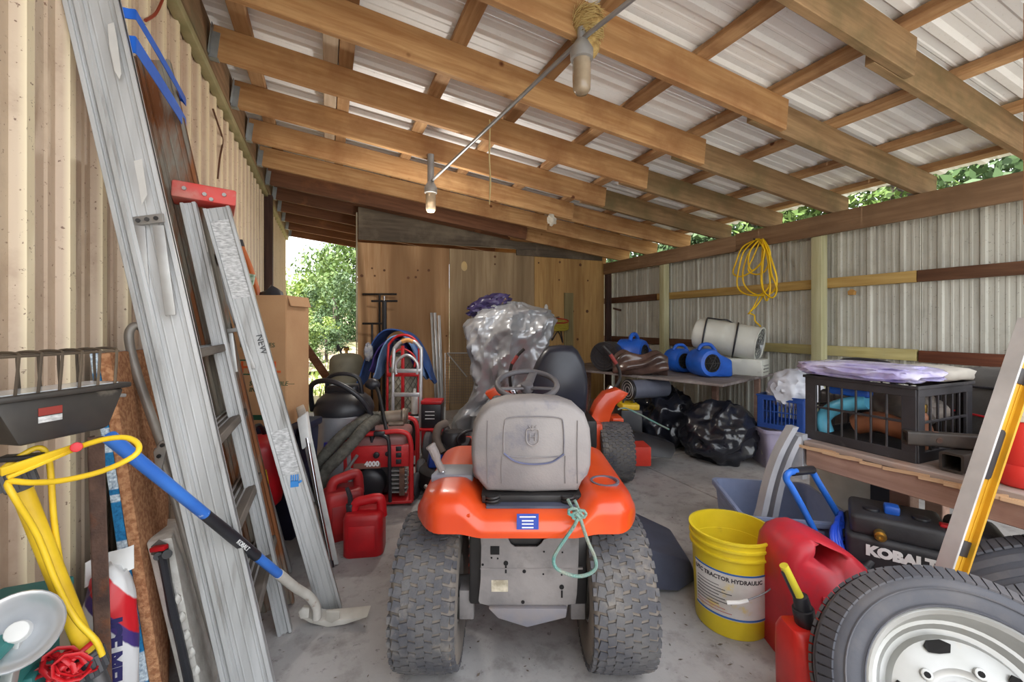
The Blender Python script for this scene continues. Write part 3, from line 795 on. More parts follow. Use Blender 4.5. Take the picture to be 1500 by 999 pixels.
# second stepladder with a red top
A = V((.0144, 1.953, 0)); K = rel(A)
s2 = thing('step_ladder', 'smaller aluminium stepladder with red plastic top cap, leaning folded', 'ladder', A, rz=0)
d2 = V((-.391, 1.975, 1.644)) - A
r0, r1 = V((-.150, 1.886, 0)) - A, V((-.479, 1.969, 1.651)) - A
ladder_rail('front_rail', O0, d2, .088, .022, ALUW, s2)
ladder_rail('rear_rail', r0, r1, .05, .022, ALUW, s2)
g0, g1 = V((-.03, .45, 0)), V((-.075, .30, 0))
ladder_rail('front_rail', g0, d2 + g1, .088, .022, ALUW, s2)
ladder_rail('rear_rail', r0 + g0, r1 + g1, .05, .022, ALUW, s2)
for z in (.3, .6, .9, 1.2, 1.47):
    t = z / 1.644; c0 = d2 * t; c1 = g0 + (d2 + g1 - g0) * t
    MB().bar(c0, c1, .085, .022).build('step', TREAD, s2, bev=.003, seg=1)
for z in (.32, .62, .92, 1.2):
    t = z / 1.651; c0 = r0 + (r1 - r0) * t; c1 = r0 + g0 + (r1 + g1 - r0 - g0) * t
    MB().bar(c0, c1, .022, .012).build('rear_bar', ALUW, s2, bev=.002)
REDC = mat('red_cap', S(206, 66, 60), S(190, 92, 84), sc=9, rough=.6, dirt=S(196, 130, 118), dlo=.5, dhi=.75)
cap = MB().box((-.475, .175, 1.69), (.20, .38, .062), rot=(0, .04, .2)).build('top_cap', REDC, s2, bev=.008, seg=2)
for dx, dz in ((-.06, .008), (0, -.004), (.06, .004), (.02, -.02)):
    MB().cyl((-.437 + dx, -.005 + dx * .2, 1.688 + dz), (-.437 + dx, -.019 + dx * .2, 1.688 + dz), .007, n=10).build('rivet', GREYM, cap)
for (a, b_, c_, e) in ((333, 485, 352, 482), (338, 488, 345, 545), (350, 482, 372, 540)):
    MB().bar(K(a, b_, 1.685), K(c_, e, 1.685), .016, .006, (0, 1, 0)).build('spreader_bar', GREYM, s2, bev=.002)
ddir = d2.normalized(); xdir = ddir.cross(V((0, 1, 0))).normalized()
if xdir.x < 0: xdir = -xdir
ydir = xdir.cross(-ddir) if False else V((0, -1, 0))
def on_rail(t, dx=0): return d2 * t + xdir * dx + V((0, -.0135, 0))
def rail_label(t0, t1, w, m, name):
    a, b_ = on_rail(t0), on_rail(t1)
    return MB().bar(a, b_, w, .0012, (0, 1, 0)).build(name, m, s2)
LBL = mat('ladder_label', S(206, 206, 206), S(150, 150, 150), sc=60, rough=.6, st=(1, 1, 3))
rail_label(.97, .79, .062, LBL, 'warning_label')
rail_label(.47, .36, .062, LBL, 'instruction_label')
BLUP = mat('blue_print', S(44, 130, 205), rough=.5)
h_ = on_rail(.335) + V((0, -.0012, 0))
hand = MB().box(h_, (.03, .001, .026))
for k in range(4): hand.box(h_ + V((-.012 + .008 * k, 0, .024)), (.005, .001, .026))
hand.box(h_ + V((.02, 0, .006)), (.014, .001, .008), rot=(0, -.6, 0))
hand.build('blue_hand_mark', BLUP, s2)
for t0 in (.70, .66):
    text('NEW', .035, Matrix.Translation(on_rail(t0, .012) + V((0, -.002, 0))) @ Matrix((xdir, ddir, V((0, -1, 0)))).transposed().to_4x4() @ Matrix.Rotation(-PI / 2, 4, 'Z') @ Matrix.Identity(4), mat('print_dark', S(60, 60, 62)), s2) if t0 == .70 else None

# folding tube frame
A = W(345, 1005, 1.42); A.z = 0; K = rel(A)
tf = thing('folded_tubes', 'bent grey steel tube frame with a hinge, leaning beside the big stepladder', 'tube frame', A, rz=0)
TUBE = mat('grey_tube', S(160, 154, 146), S(128, 122, 116), rough=.45, metal=.4)
MB().tube(smooth([K(216, 488, 1.50), K(204, 478, 1.47), K(193, 480, 1.45), K(189, 497, 1.44), K(200, 545, 1.43), K(222, 610, 1.42), K(240, 660, 1.415), K(262, 725, 1.41), K(290, 810, 1.405)], 5), .0135, 10).build('upper_tube', TUBE, tf, sm=60)
MB().tube([K(232, 655, 1.375), K(257, 735, 1.38), K(299, 888, 1.39), K(333, 1003, 1.40)], .012, 10).build('lower_tube', TUBE, tf, sm=60)
hg = [(224, 662), (236, 645), (245, 648), (243, 662), (236, 690), (228, 690)]
q = [K(a, b_, 1.36) for a, b_ in hg]
h2 = MB().loft([q, [p + V((0, .025, 0)) for p in q]]).build('hinge', GREYM, tf, bev=.003)
for a, b_ in ((233, 668), (238, 652)):
    q = K(a, b_, 1.355); MB().cyl(q, q + V((0, -.006, 0)), .006, n=8).build('rivet', DKMETAL, h2)

# cork-backed blue rug slab standing on edge
A = W(246, 1055, 1.3); A.z = 0; K = rel(A)
rg = thing('carpet_slab', 'brown cork-backed slab with blue and white woven edge, on end against siding', 'carpet slab', A, rz=0)
CORK = mat('cork', S(192, 142, 102), S(156, 104, 70), sc=75, rough=.95, bp=.6, bsc=150, lo=.4, hi=.6)
a0, a1 = O0, W(161, 517, 1.3) - A
b0, b1 = V((-.13, .50, 0)), a1 + V((.0, .50, -.01)); th = V((-.028, -.004, 0))
MB().add([a0, a1, b1, b0, a0 + th, a1 + th, b1 + th, b0 + th], [(0, 1, 2, 3), (4, 7, 6, 5), (0, 4, 5, 1), (1, 5, 6, 2), (2, 6, 7, 3), (3, 7, 4, 0)]).build('cork_backing', CORK, rg, bev=.004)
m, nt, b, n, l = nodes_of('blue_white_weave')
co = coords(n, l, rnd=False)
sx = n('ShaderNodeSeparateXYZ'); l(co, sx.inputs[0])
wv = n('ShaderNodeTexNoise'); wv.noise_dimensions = '1D'; wv.inputs['Scale'].default_value = 9; wv.inputs['Detail'].default_value = 2
l(sx.outputs[2], wv.inputs['W'])
fine = ntex(n, l, co, 140, 2)
l(mix(n, l, ramp(n, l, fine, .3, .9), mix(n, l, ramp(n, l, wv.outputs[0], .50, .52), S(36, 124, 176), S(214, 226, 232)), S(24, 70, 110)), b.inputs['Base Color'])
b.inputs['Roughness'].default_value = .95; bump(n, l, b, fine, .6, .004)
th2 = V((-.03, -.006, 0))
MB().add([a0 + th, a1 + th, b1 + th, b0 + th, a0 + th + th2, a1 + th + th2 * .6, b1 + th + th2 * .6, b0 + th + th2], [(0, 1, 2, 3), (4, 7, 6, 5), (0, 4, 5, 1), (1, 5, 6, 2), (2, 6, 7, 3), (3, 7, 4, 0)]).build('woven_pile', m, rg, bev=.004)

# foam packing block with a black rod in its slot
CX, CD = -1.0, 1.36
fb = thing('foam_block', 'long white foam packing block on end with black rod in its slot', 'packing foam', base(CX, CD))
K = local(CX, CD)
FOAM = mat('white_foam', S(224, 222, 216), S(200, 196, 188), sc=20, rough=.95, bp=.25, bsc=180)
def fpt(px, py, D): return K(px, py, D)
q = [K(214, 795, 1.33), K(252, 787, 1.33), K(303, 1030, 1.31), K(275, 1035, 1.31)]
for p in q[2:]: p.z = .0
q2 = [K(236, 760, 1.60), K(260, 759, 1.60), K(331, 950, 1.60), K(300, 950, 1.60)]
for p in q2[2:]: p.z = .0
MB().loft([q, q2]).build('foam_body', FOAM, fb, bev=.006)
slot = [K(a, b_, 1.322) for a, b_ in ((222, 800), (233, 790), (247, 797), (247, 812), (252, 850), (262, 900), (270, 950), (285, 1012), (272, 1015), (262, 960), (246, 900), (238, 850), (230, 815), (222, 812))]
MB().loft([slot, [p + V((0, -.002, 0)) for p in slot]]).build('slot', mat('slot_shadowed', S(120, 112, 104), S(90, 84, 80), rough=.9), fb, sm=0)
rd = MB().tube([K(237, 812, 1.305), K(250, 880, 1.30), K(266, 950, 1.295), K(282, 1025, 1.29)], .0115, 8).build('black_rod', BLACK, fb)
MB().box(K(233, 803, 1.305), (.045, .02, .014), rot=(0, -.15, 0)).build('red_clip', RED, fb, bev=.003)
MB().cyl(K(245, 812, 1.32), K(245, 812, 1.295), .013, n=12).cyl(K(231, 815, 1.32), K(231, 815, 1.295), .011, n=12).build('socket', DKMETAL, fb)
for k in range(5):
    q = K(260 + 7 * k, 878 + 26 * k, 1.315); MB().blob(q, (.010, .012, .018), 1, .1).build('foam_tab', FOAM, fb)

# long blue-handled garden tool
TB = W(470, 905, 1.70); TB.z = 0; K = rel(TB)
gt = thing('garden_hoe', 'long blue and black handled hoe with curved white-painted neck, leaning across ladders', 'hoe', TB, rz=0)
u0, u1 = K(160, 640, .93), K(432, 860, 1.60)
ln = lambda t: u0.lerp(u1, t)
BLUEP = mat('blue_handle', S(60, 120, 205), S(50, 104, 190), sc=6, rough=.4, dirt=S(206, 214, 226), dsc=18, dlo=.66, dhi=.7)
D_of = lambda px: 0
def t_at(px):       # parameter along the handle where it crosses a picture column
    lo, hi = 0.0, 1.0
    for _ in range(40):
        mid = (lo + hi) / 2; q = ln(mid) + TB
        X = q.x * cs - q.y * sn; Dd = q.x * sn + q.y * cs
        if 750 + FPX * X / Dd < px: lo = mid
        else: hi = mid
    return lo
t1_, t2_ = t_at(300), t_at(376)
MB().tube([ln(0), ln(t1_)], .0145, 14).build('upper_handle', BLUEP, gt, sm=60)
gp = MB().tube([ln(t1_), ln((t1_ + t2_) / 2), ln(t2_)], [.0145, .0165, .0155], 14).build('grip', BLACK, gt, sm=60)
MB().tube([ln(t2_), ln(t_at(414))], .0145, 14).build('lower_handle', BLUEP, gt, sm=60)
PWH = mat('white_enamel', S(206, 202, 194), S(170, 164, 154), rough=.7, dirt=S(140, 100, 74), dlo=.62, dhi=.7)
e = ln(t_at(408))
nk = smooth([e, ln(1.0), K(452, 873, 1.66), K(463, 888, 1.69), K(464, 905, 1.70)], 5)
MB().tube(nk, .0165, 12).build('neck', PWH, gt, sm=60)
bl = [(435, 898), (442, 893), (452, 895), (455, 905), (470, 910), (478, 897), (496, 897), (498, 906), (538, 903), (520, 914), (480, 921), (455, 916), (438, 906)]
q = [G(a, b_, .05) - TB for a, b_ in bl]
pl = [K(a, b_, 1.70) for a, b_ in ((436, 903), (455, 913), (480, 919), (505, 915), (538, 904), (500, 908), (470, 910), (452, 906))]
MB().loft([pl, [p + V((.02, .05, .012)) for p in pl]]).build('blade', PWH, gt, bev=.002)
for pts in ([(437, 897), (443, 892), (453, 893), (452, 905), (440, 907)], [(478, 896), (497, 897), (498, 906), (486, 913), (478, 910)]):
    q = [K(a, b_, 1.685) for a, b_ in pts]
    MB().loft([q, [p + V((0, .006, .004)) for p in q]]).build('blade_plate', PWH, gt, bev=.001)
pl = None
xh = (ln(1) - ln(0)).normalized()
tp = ln((t1_ + t2_) / 2 + .01); nh = (V((0, 0, CH)) - (tp + TB)); nh = (nh - xh * nh.dot(xh)).normalized(); yh = nh.cross(xh)
text('KOBALT', .018, Matrix.Translation(tp + nh * .0168 - yh * .006) @ Matrix((xh, yh, nh)).transposed().to_4x4(), WT, gp)

# work light on its yellow stand
H0 = V((-.535, 1.205, .965))
PT = W(25, 700, .86); PB = W(133, 970, .93)
foot = PT + (PB - PT) * (PT.z / (PT.z - PB.z))
wlx = thing('work_light', 'halogen work light with black head, wire guard and yellow pole beside the siding', 'work light', foot, rz=0)
YELP = mat('yellow_paint', S(232, 196, 40), S(206, 168, 30), sc=8, rough=.5, dirt=S(150, 120, 50), dlo=.64, dhi=.8)
K = rel(foot)
MB().cyl(PB - foot, PT - foot, .0165, n=16).build('pole', YELP, wlx)
MB().cyl(O0 + V((0, 0, .03)), PB - foot, .017, n=14).build('lower_pole', STEEL, wlx)
for a in range(3):
    an = a * 2.09 + .5
    MB().cyl((0, 0, .3), (.16 * math.cos(an), .16 * math.sin(an), .008), .009, n=8).build('tripod_leg', YELP, wlx)
pa = (PT - PB).normalized()
for q, hgt in ((PT, .05), (PB, .055)):
    c_ = MB().cyl(q - foot - pa * hgt / 2, q - foot + pa * hgt / 2, .023, .025, n=14).build('collar', mat('collar_grey', S(84, 84, 88), S(60, 60, 64), rough=.6), wlx, bev=.003)
    for k in range(10):
        an = 2 * PI * k / 10; qq = frame(pa) @ V((.0245 * math.cos(an), .0245 * math.sin(an), 0))
        MB().bar(q - foot + qq - pa * hgt * .35, q - foot + qq + pa * hgt * .35, .008, .006).build('collar_rib', MATS['collar_grey'], c_)
RZ = Matrix.Rotation(R(56), 4, 'Z')
HM = Matrix.Translation(H0 - foot) @ RZ @ Matrix.Scale(.86, 4)
HEAD = mat('lamp_black', S(48, 46, 46), S(70, 66, 62), sc=6, rough=.45, metal=.3, dirt=S(150, 140, 128), dsc=8, dlo=.6, dhi=.8)
bo = [(-.085, 0), (.095, 0), (.135, .10), (-.13, .105)]
hd = MB().prism(bo, -.055, .055, HM).build('lamp_housing', HEAD, wlx, bev=.008)
MB().box((.0, 0, .108), (.285, .135, .014), HM).build('housing_rim', HEAD, hd, bev=.004)
MB().box((0, 0, .114), (.24, .1, .006), HM).build('glass', mat('lamp_glass', S(200, 204, 206), rough=.15, spec=.8), hd)
MB().box((.15, 0, .075), (.045, .02, .01), HM, rot=(0, .2, 0)).build('latch', GREYM, hd, bev=.002)
lb = MB().box((-.03, -.0565, .07), (.045, .001, .018), HM).build('red_label', mat('label_red', S(140, 50, 42), rough=.6), hd)
MB().box((-.03, -.0565, .052), (.045, .001, .014), HM).build('white_label', LBL, hd)
gd = MB()
for k in range(7):
    x = -.12 + .04 * k
    gd.tube(smooth([HM @ V((x - .012, -.055, .112)), HM @ V((x, -.045, .19)), HM @ V((x + .006, -.03, .205)), HM @ V((x + .006, .03, .205)), HM @ V((x + .01, .045, .19)), HM @ V((x + .02, .055, .112))], 3), .0028, 6)
for y in (-.04, .04):
    gd.tube([HM @ V((-.12, y, .199)), HM @ V((.128, y, .199))], .0028, 6)
gd.build('wire_guard', mat('guard_wire', S(74, 66, 58), S(110, 96, 80), rough=.6, metal=.5), wlx)
br = MB()
br.bar(K(0, 692, .80), K(112, 655, .90), .018, .006, (0, 1, .4))
br.bar(K(10, 700, .81), K(112, 657, .90), .008, .008, (0, 1, .4))
br.build('bracket', YELP, wlx, bev=.002)
MB().cyl(K(112, 655, .90), K(112, 655, .865), .010, n=12).build('red_knob', RED, wlx, bev=.002)
MB().bar(K(0, 672, .84), K(60, 668, .86), .03, .01, (0, 0, 1)).build('clamp', DKMETAL, wlx, bev=.003)
MB().tube(smooth([K(0, 690, .83), K(30, 668, .85), K(55, 656, .87), K(68, 664, .88), K(74, 690, .89), K(79, 760, .9), K(88, 825, .91), K(94, 858, .92)], 4), .0055, 8).build('power_cord', YELP, wlx, sm=60)
MB().tube(smooth([K(112, 656, .88), K(150, 644, .885), K(185, 641, .89), K(203, 652, .885), K(196, 668, .87), K(150, 690, .85), K(90, 704, .83), K(45, 707, .82), K(12, 706, .81), K(22, 730, .81), K(55, 785, .85), K(85, 860, .87), K(112, 908, .88), K(140, 938, .885), K(150, 960, .89)], 4), .0055, 8).build('power_cord', YELP, wlx, sm=60)
rt = MB()
random.seed(3)
for k in range(16):
    c_ = K(88, 985, .88); a = random.random() * 6.28; r_ = .014 + .016 * random.random()
    o = V((.026 * random.uniform(-1, 1), .02 * random.uniform(-1, 1), .024 * random.uniform(-1, 1)))
    rt.tube([c_ + o + V((r_ * math.cos(a + t * .8), r_ * math.sin(a) * math.cos(t * .8), r_ * math.sin(t * .8))) for t in range(8)], .005, 6, flat=.5)
tag(rt.build('red_ribbon', RED, None, foot, sm=60), 'bunched glossy red ribbon at the foot of the yellow pole', 'ribbon')

# slim teal tub standing against the siding
TEAL = mat('teal_plastic', S(56, 130, 126), S(42, 108, 106), rough=.55, dirt=S(110, 150, 144), dlo=.6, dhi=.8)
tt_ = thing('teal_tub', 'slim teal plastic tub standing against siding, low behind yellow pole', 'tub', (-.60, 1.02, 0), rz=0)
MB().box((0, 0, .30), (.1, .56, .60)).build('tub_body', TEAL, tt_, bev=.02, seg=3)
MB().box((0, 0, .605), (.125, .6, .025)).build('tub_rim', TEAL, tt_, bev=.008)
MB().box((.055, .16, .3), (.02, .05, .4)).box((.055, -.06, .3), (.02, .05, .4)).build('moulded_rib', TEAL, tt_, bev=.006)
p = W(24, 925, .80)
cl = thing('clamp_lamp', 'round aluminium clamp lamp reflector hanging on the teal tub', 'lamp', p, rz=0)
q = frame(V((0, 0, CH)) - p + V((-.15, 0, .1))).to_4x4()
MB().lathe([(.018, -.035), (.03, -.03), (.045, -.012), (.060, .006), (.066, .010), (.064, .012), (.058, .010), (.043, -.008), (.028, -.025), (.016, -.03), (.001, -.03)], 30, q).build('reflector', mat('spun_aluminium', S(206, 208, 212), S(180, 182, 186), rough=.3, metal=.6), cl, sm=50)
MB().cyl(q @ V((0, 0, -.03)), q @ V((0, 0, -.0)), .02, .017, n=16).build('lamp_socket', WHITE, cl, bev=.003)
MB().bar(q @ V((0, 0, -.03)), V((-.012, -.01, -.12)), .02, .02).bar(V((-.012, -.01, -.12)), V((-.04, .06, -.1)), .02, .012).build('clamp', GREYM, cl, bev=.003)

# bag of ice melt
m, nt, b, n, l = nodes_of('bag_print')
co = coords(n, l, rnd=False); sx = n('ShaderNodeSeparateXYZ'); l(co, sx.inputs[0])
wob = n('ShaderNodeMath'); wob.operation = 'MULTIPLY_ADD'; l(sx.outputs[0], wob.inputs[0]); wob.inputs[1].default_value = 1.5; l(sx.outputs[2], wob.inputs[2])
r1_ = ramp(n, l, wob.outputs[0], .41, .415); r2_ = ramp(n, l, wob.outputs[0], .50, .505); r3_ = ramp(n, l, wob.outputs[0], .37, .375)
c1 = mix(n, l, r3_, S(226, 226, 228), S(70, 52, 120)); c1 = mix(n, l, r1_, c1, S(206, 34, 44)); c1 = mix(n, l, r2_, c1, S(222, 222, 222))
l(c1, b.inputs['Base Color']); b.inputs['Roughness'].default_value = .35
bg = thing('ice_melt_bag', 'white, red and purple plastic bag of ice melt slumped by the siding', 'bag', (-.558, 1.55, 0), rz=.33)
MB().blob((0, 0, .26), (.062, .07, .265), 4, .07, 2.2, 5, True, flat=.0, sq=.75).build('bag_body', m, bg, sm=70)
MB().grid(10, 6, lambda a, c_: (-.05 + .10 * a, .012 * math.sin(a * 5) + .02 * c_, .48 + .06 * c_ + .02 * a), .004).build('bag_neck', WHITE, bg, sm=60)
text('ICE MELT', .052, Matrix.Translation((-.012, -.096, .42)) @ Matrix.Rotation(-.2, 4, 'Z') @ MX @ Matrix.Rotation(-PI / 2, 4, 'Z'), mat('print_navy', S(44, 40, 96)), bg, bold=.003)

# rusty angle iron
A = W(158, 1161, 1.1); A.z = 0
ai = MB().bar(O0, W(141, 640, 1.13) - A, .032, .005, (0, 1, 0)).bar(V((-.016, .014, 0)), W(141, 640, 1.13) - A + V((-.016, .014, 0)), .005, .03, (0, 1, 0))
tag(ai.build('angle_iron', RUST, None, A, bev=.001, seg=1), 'rusty steel angle iron standing upright against the tan siding', 'angle iron')

# ================================================================ LEFT MIDDLE
CARD = mat('cardboard', S(188, 148, 108), S(174, 132, 94), sc=3, rough=.9, bp=.1, bsc=90)
CX, CD = -1.47, 2.36
bx = thing('cardboard_box', 'tall brown moving box with green and orange print, behind the ladders', 'box', base(CX, CD, .634))
w, h, dp_ = .46, .72, .26
for c_, s_, nm in (((0, 0, h / 2), (w, .006, h), 'front_panel'), ((0, dp_, h / 2), (w, .006, h), 'back_panel'), ((-w / 2, dp_ / 2, h / 2), (.006, dp_, h), 'side_panel'), ((w / 2, dp_ / 2, h / 2), (.006, dp_, h), 'side_panel'), ((0, dp_ / 2, .004), (w, dp_, .006), 'bottom_panel')):
    MB().box(c_, s_).build(nm, CARD, bx, bev=.001, seg=1)
MB().box((w / 2 + .012, dp_ * .5, h - .03), (.004, dp_ * .9, .06), rot=(0, -.3, 0)).build('flap', CARD, bx)
GP = mat('print_green', S(36, 84, 60), rough=.8); OP = mat('print_orange', S(214, 92, 36), rough=.8)
MB().box((0, -.0036, .05), (w, .001, .028)).build('green_band', GP, bx)
TXB = lambda x, z: Matrix.Translation((x, -.0045, z)) @ MX
text('BREAKABLES', .034, TXB(-.02, .435), GP, bx)
fr_ = MB()
o_ = rrect(.28, .085, .02, 4, .02, .325); i_ = rrect(.265, .07, .016, 4, .02, .325)
vs = [(p[0], -.004, p[1]) for p in o_] + [(p[0], -.004, p[1]) for p in i_]; nn = len(o_)
fr_.add(vs, [(k, (k + 1) % nn, nn + (k + 1) % nn, nn + k) for k in range(nn)]).build('logo_frame', GP, bx, fix=False)
text('U-HAUL', .085, TXB(-.105, .297), OP, bx, bold=.002)
for k, s_ in enumerate(('STORE WHILE—', 'IN MORE!', 'handle', 'the world', 'team')):
    text(s_, .034 if k < 2 else .026, TXB(.03 if k < 2 else .11, .225 - .034 * k), GP, bx, shear=.2)
for k, s_ in enumerate(('EDGE', 'SPEED')):
    text(s_, .04, TXB(-.16, .17 - .045 * k), GP, bx)
# what pokes out of the box
p = base(-1.52, 2.46, .65)
ax_ = thing('axe', 'orange-handled axe with black tip poking out of the moving box', 'axe', p)
K = local(-1.52, 2.46, .65)
MB().tube([K(380, 440, 2.5), K(377, 425, 2.5), K(366, 390, 2.5), K(353, 358, 2.5)], [.012, .014, .014, .013], 10).build('handle', mat('orange_wood', S(196, 104, 44), S(176, 88, 36), rough=.45), ax_)
MB().tube([K(354, 362, 2.5), K(351, 352, 2.5)], .0165, 10).build('tip', BLACK, ax_)
MB().tube([K(380, 440, 2.5), V((.0, .02, .02))], .012, 8).build('lower_handle', BLACK, ax_)
bk = MB().blob((0, 0, .37), (.15, .08, .4), 3, .12, 2.5, 8, True)
tag(bk.build('black_bag', BLACK, None, base(-1.40, 2.50, .64), rot=(0, 0, -TH), sm=60), 'black plastic bag stuffed upright in the moving box', 'bag')
p = K(367, 409, 2.41) + V((-1.52, 2.46, .65))
pt_ = MB().box((0, 0, 0), (.04, .012, .06), rot=(0, .2, 0)).box((0, 0, -.13), (.008, .01, .22), rot=(0, .05, 0))
tag(pt_.build('price_tag', mat('tag_print', S(206, 222, 206), S(60, 120, 80), sc=40, rough=.6), None, base(p.x, p.y, p.z), rot=(0, 0, -TH)), 'small pale green tag on a stick in the moving box', 'tag')
# tote and red bag under the box
to = thing('storage_tote', 'dark navy storage tote under the moving box', 'tote', base(-1.42, 2.5))
NAVY = mat('navy_plastic', S(34, 38, 66), S(26, 28, 48), rough=.5)
MB().add([(-.21, -.13, 0), (.21, -.13, 0), (.21, .13, 0), (-.21, .13, 0), (-.235, -.15, .58), (.235, -.15, .58), (.235, .15, .58), (-.235, .15, .58)], [(3, 2, 1, 0), (4, 5, 6, 7), (0, 1, 5, 4), (1, 2, 6, 5), (2, 3, 7, 6), (3, 0, 4, 7)]).build('tote_body', NAVY, to, bev=.012)
MB().box((0, 0, .605), (.5, .33, .045)).build('lid', NAVY, to, bev=.012)
p = G(372, 800)
rb_ = thing('red_tank', 'red portable air tank under the moving box, glimpsed between ladder rails', 'tank', base(-1.27, 2.16))
MB().lathe([(.001, .26), (.06, .265), (.1, .30), (.115, .36), (.115, .58), (.1, .61), (.06, .63), (.001, .635)], 24, Matrix.Translation((0, 0, -.0))).build('tank_body', RED, rb_, sm=50)
MB().tube(smooth([(.0, -.06, .61), (.0, -.1, .66), (0, 0, .69), (0, .06, .61)], 4), .01, 8).build('handle', BLACK, rb_)
MB().lathe([(.07, 0), (.075, .02), (.06, .27), (.05, .28)], 20).build('stand', DKMETAL, rb_)
A = G(405, 800)
yb = MB().bar(O0, W(385, 690, 1.98) - A, .03, .014, (0, 1, 0))
tag(yb.build('yellow_strip', YELP, None, A, bev=.002), 'thin yellow strip leaning behind the smaller stepladder', 'strip')

# folded white panel with chrome leg
A = G(488, 832); K = rel(A)
ft = thing('folding_chair', 'white folding chair folded flat with chrome legs, leaning right of the ladders', 'chair', A, rz=0)
q0 = [K(437, 612, 2.16), K(450, 606, 2.16), K(497, 826, 2.12), K(484, 834, 2.11)]
for p in q0[2:]: p.z = .01
sh = V((-.030, .30, 0))
MB().loft([q0, [p + sh for p in q0]]).build('seat_panel', mat('chair_white', S(206, 206, 202), S(180, 180, 178), sc=9, rough=.55, dirt=S(150, 148, 146), dlo=.6, dhi=.8), ft, bev=.006)
for dv in (V((.012, -.02, 0)), V((-.02, .33, 0))):
    MB().tube([K(446, 640, 2.15) + dv, K(462, 730, 2.13) + dv, K(482, 828, 2.10) + dv], .0095, 10).build('leg', CHROME, ft, sm=60)
MB().tube([K(484, 822, 2.08), K(486, 832, 2.07)], .013, 10).build('foot_cap', BLACK, ft)
q = [K(434, 614, 2.13), K(448, 604, 2.13), K(455, 650, 2.13), K(442, 660, 2.13)]
MB().loft([q, [p + V((.01, .05, 0)) for p in q]]).build('corner_guard', WHITE, ft, bev=.008)

# shop vacuum
CX, CD = -1.14, 2.93
sv = thing('shop_vacuum', 'shop vacuum with chrome tank and black lid, behind the generator', 'vacuum', base(CX, CD))
MB().lathe([(.001, .12), (.16, .12), (.175, .14), (.18, .30), (.178, .57), (.185, .59), (.175, .61), (.001, .61)], 32).build('tank', mat('vac_steel', S(214, 214, 220), S(190, 190, 196), rough=.25, metal=.65), sv, sm=40)
MB().lathe([(.19, .595), (.195, .62), (.19, .65), (.17, .69), (.12, .73), (.06, .75), (.001, .755)], 32).build('lid', BLACK, sv, sm=40)
MB().box((0, .0, .755), (.2, .14, .06)).build('motor_cover', BLACK, sv, bev=.02, seg=3)
MB().tube(smooth([(-.12, 0, .72), (-.1, -.02, .83), (0, -.03, .86), (.1, -.02, .83), (.12, 0, .72)], 4), .014, 8).build('handle', BLACK, sv)
for s_ in (-1, 1): MB().box((s_ * .188, 0, .55), (.02, .05, .07)).build('latch', DKMETAL, sv, bev=.004)
for a in range(4):
    an = a * PI / 2 + .7
    cw = MB().cyl((.17 * math.cos(an), .17 * math.sin(an) - .012, .035), (.17 * math.cos(an), .17 * math.sin(an) + .012, .035), .035, n=14).box((.16 * math.cos(an), .16 * math.sin(an), .10), (.06, .06, .08)).build('caster', BLACK, sv, bev=.003)
MB().tube(smooth([(-.19, -.06, .62), (-.15, -.16, .8), (.0, -.2, .83), (.15, -.18, .74), (.22, -.12, .6), (.22, -.1, .42)], 6), .017, 10).build('hose', BLACK, sv, sm=60)
MB().box((-.02, -.18, .36), (.08, .02, .16)).build('blue_label', mat('lblb', S(40, 60, 150), S(150, 40, 50), sc=8), sv, bev=.004)
MB().tube(smooth([(.2, -.03, .80), (.25, -.06, .74), (.29, -.08, .58), (.33, -.1, .42)], 4), .012, 8).build('wand', DKMETAL, sv)
MB().blob((.2, -.03, .79), (.05, .04, .04), 2, .15).build('wand_grip', BLACK, sv)
HOSE = mat('hose_grey', S(96, 94, 86), S(70, 68, 62), sc=30, rough=.8, bp=.6, bsc=60)
for pts, lab in (([(560, 614), (545, 611), (525, 621), (500, 640), (476, 667), (463, 688), (456, 720), (455, 760)], 'thick grey corrugated hose looping in front of the chrome vacuum tank'),
                 ([(566, 612), (552, 613), (533, 628), (514, 651), (492, 674), (474, 694), (465, 725), (463, 765)], 'thick grey hose curving down left of the red generator')):
    P = smooth([W(a, b_, (3.0, 2.85, 2.72, 2.66, 2.63, 2.62, 2.62, 2.62)[i] - (.05 if 'red' in lab and i > 1 else 0)) for i, (a, b_) in enumerate(pts)], 14)
    P[-1].z = .04
    q = MB().tube([p - P[-1] for p in P], [.038 if k % 2 else .034 for k in range(len(P))], 10)
    tag(q.build('vacuum_hose', HOSE, None, P[-1], sm=60), lab, 'hose')

# red fuel cans
def fuel_can(name, label, loc, rz, w, d, h, m, spout=True, tall=.76, lean=0):
    t = thing(name, label, 'fuel can', loc, rz)
    bh = h * tall
    r_ = lambda s, z, dx=0: [V((x * s + dx, y * s, z)) for x, y in rrect(w, d, min(w, d) * .22, 4)]
    # body with a dished top, handle bridge at the back, spout neck at the front
    MB().loft([r_(.93, 0), r_(1, h * .03), r_(1, bh * .9), r_(.95, bh), r_(.82, bh + h * .04)]).build('can_body', m, t, sm=50)
    hd = smooth([(w * .44, 0, bh * .86), (w * .40, 0, h * .95), (w * .28, 0, h * 1.0), (0, 0, h * .97), (-w * .22, 0, h * .93), (-w * .30, 0, bh + h * .02)], 5)
    MB().tube(hd, d * .17, 10).build('handle', m, t, sm=60)
    for s_ in (-1, 1):
        MB().box((-.02 * w, s_ * d * .5, bh * .48), (w * .66, .006, bh * .6)).build('side_panel', m, t, bev=.003)
    if spout:
        MB().cyl((-w * .34, 0, bh), (-w * .36, 0, bh + .045), .026, n=14).build('spout_collar', BLACK, t, bev=.003)
        MB().tube(smooth([(-w * .36, 0, bh + .03), (-w * .38, 0, bh + .08), (-w * .46, 0, bh + .13)], 3), [.016, .015, .014, .013, .012, .011, .010], 10).build('spout', BLACK, t)
    return t
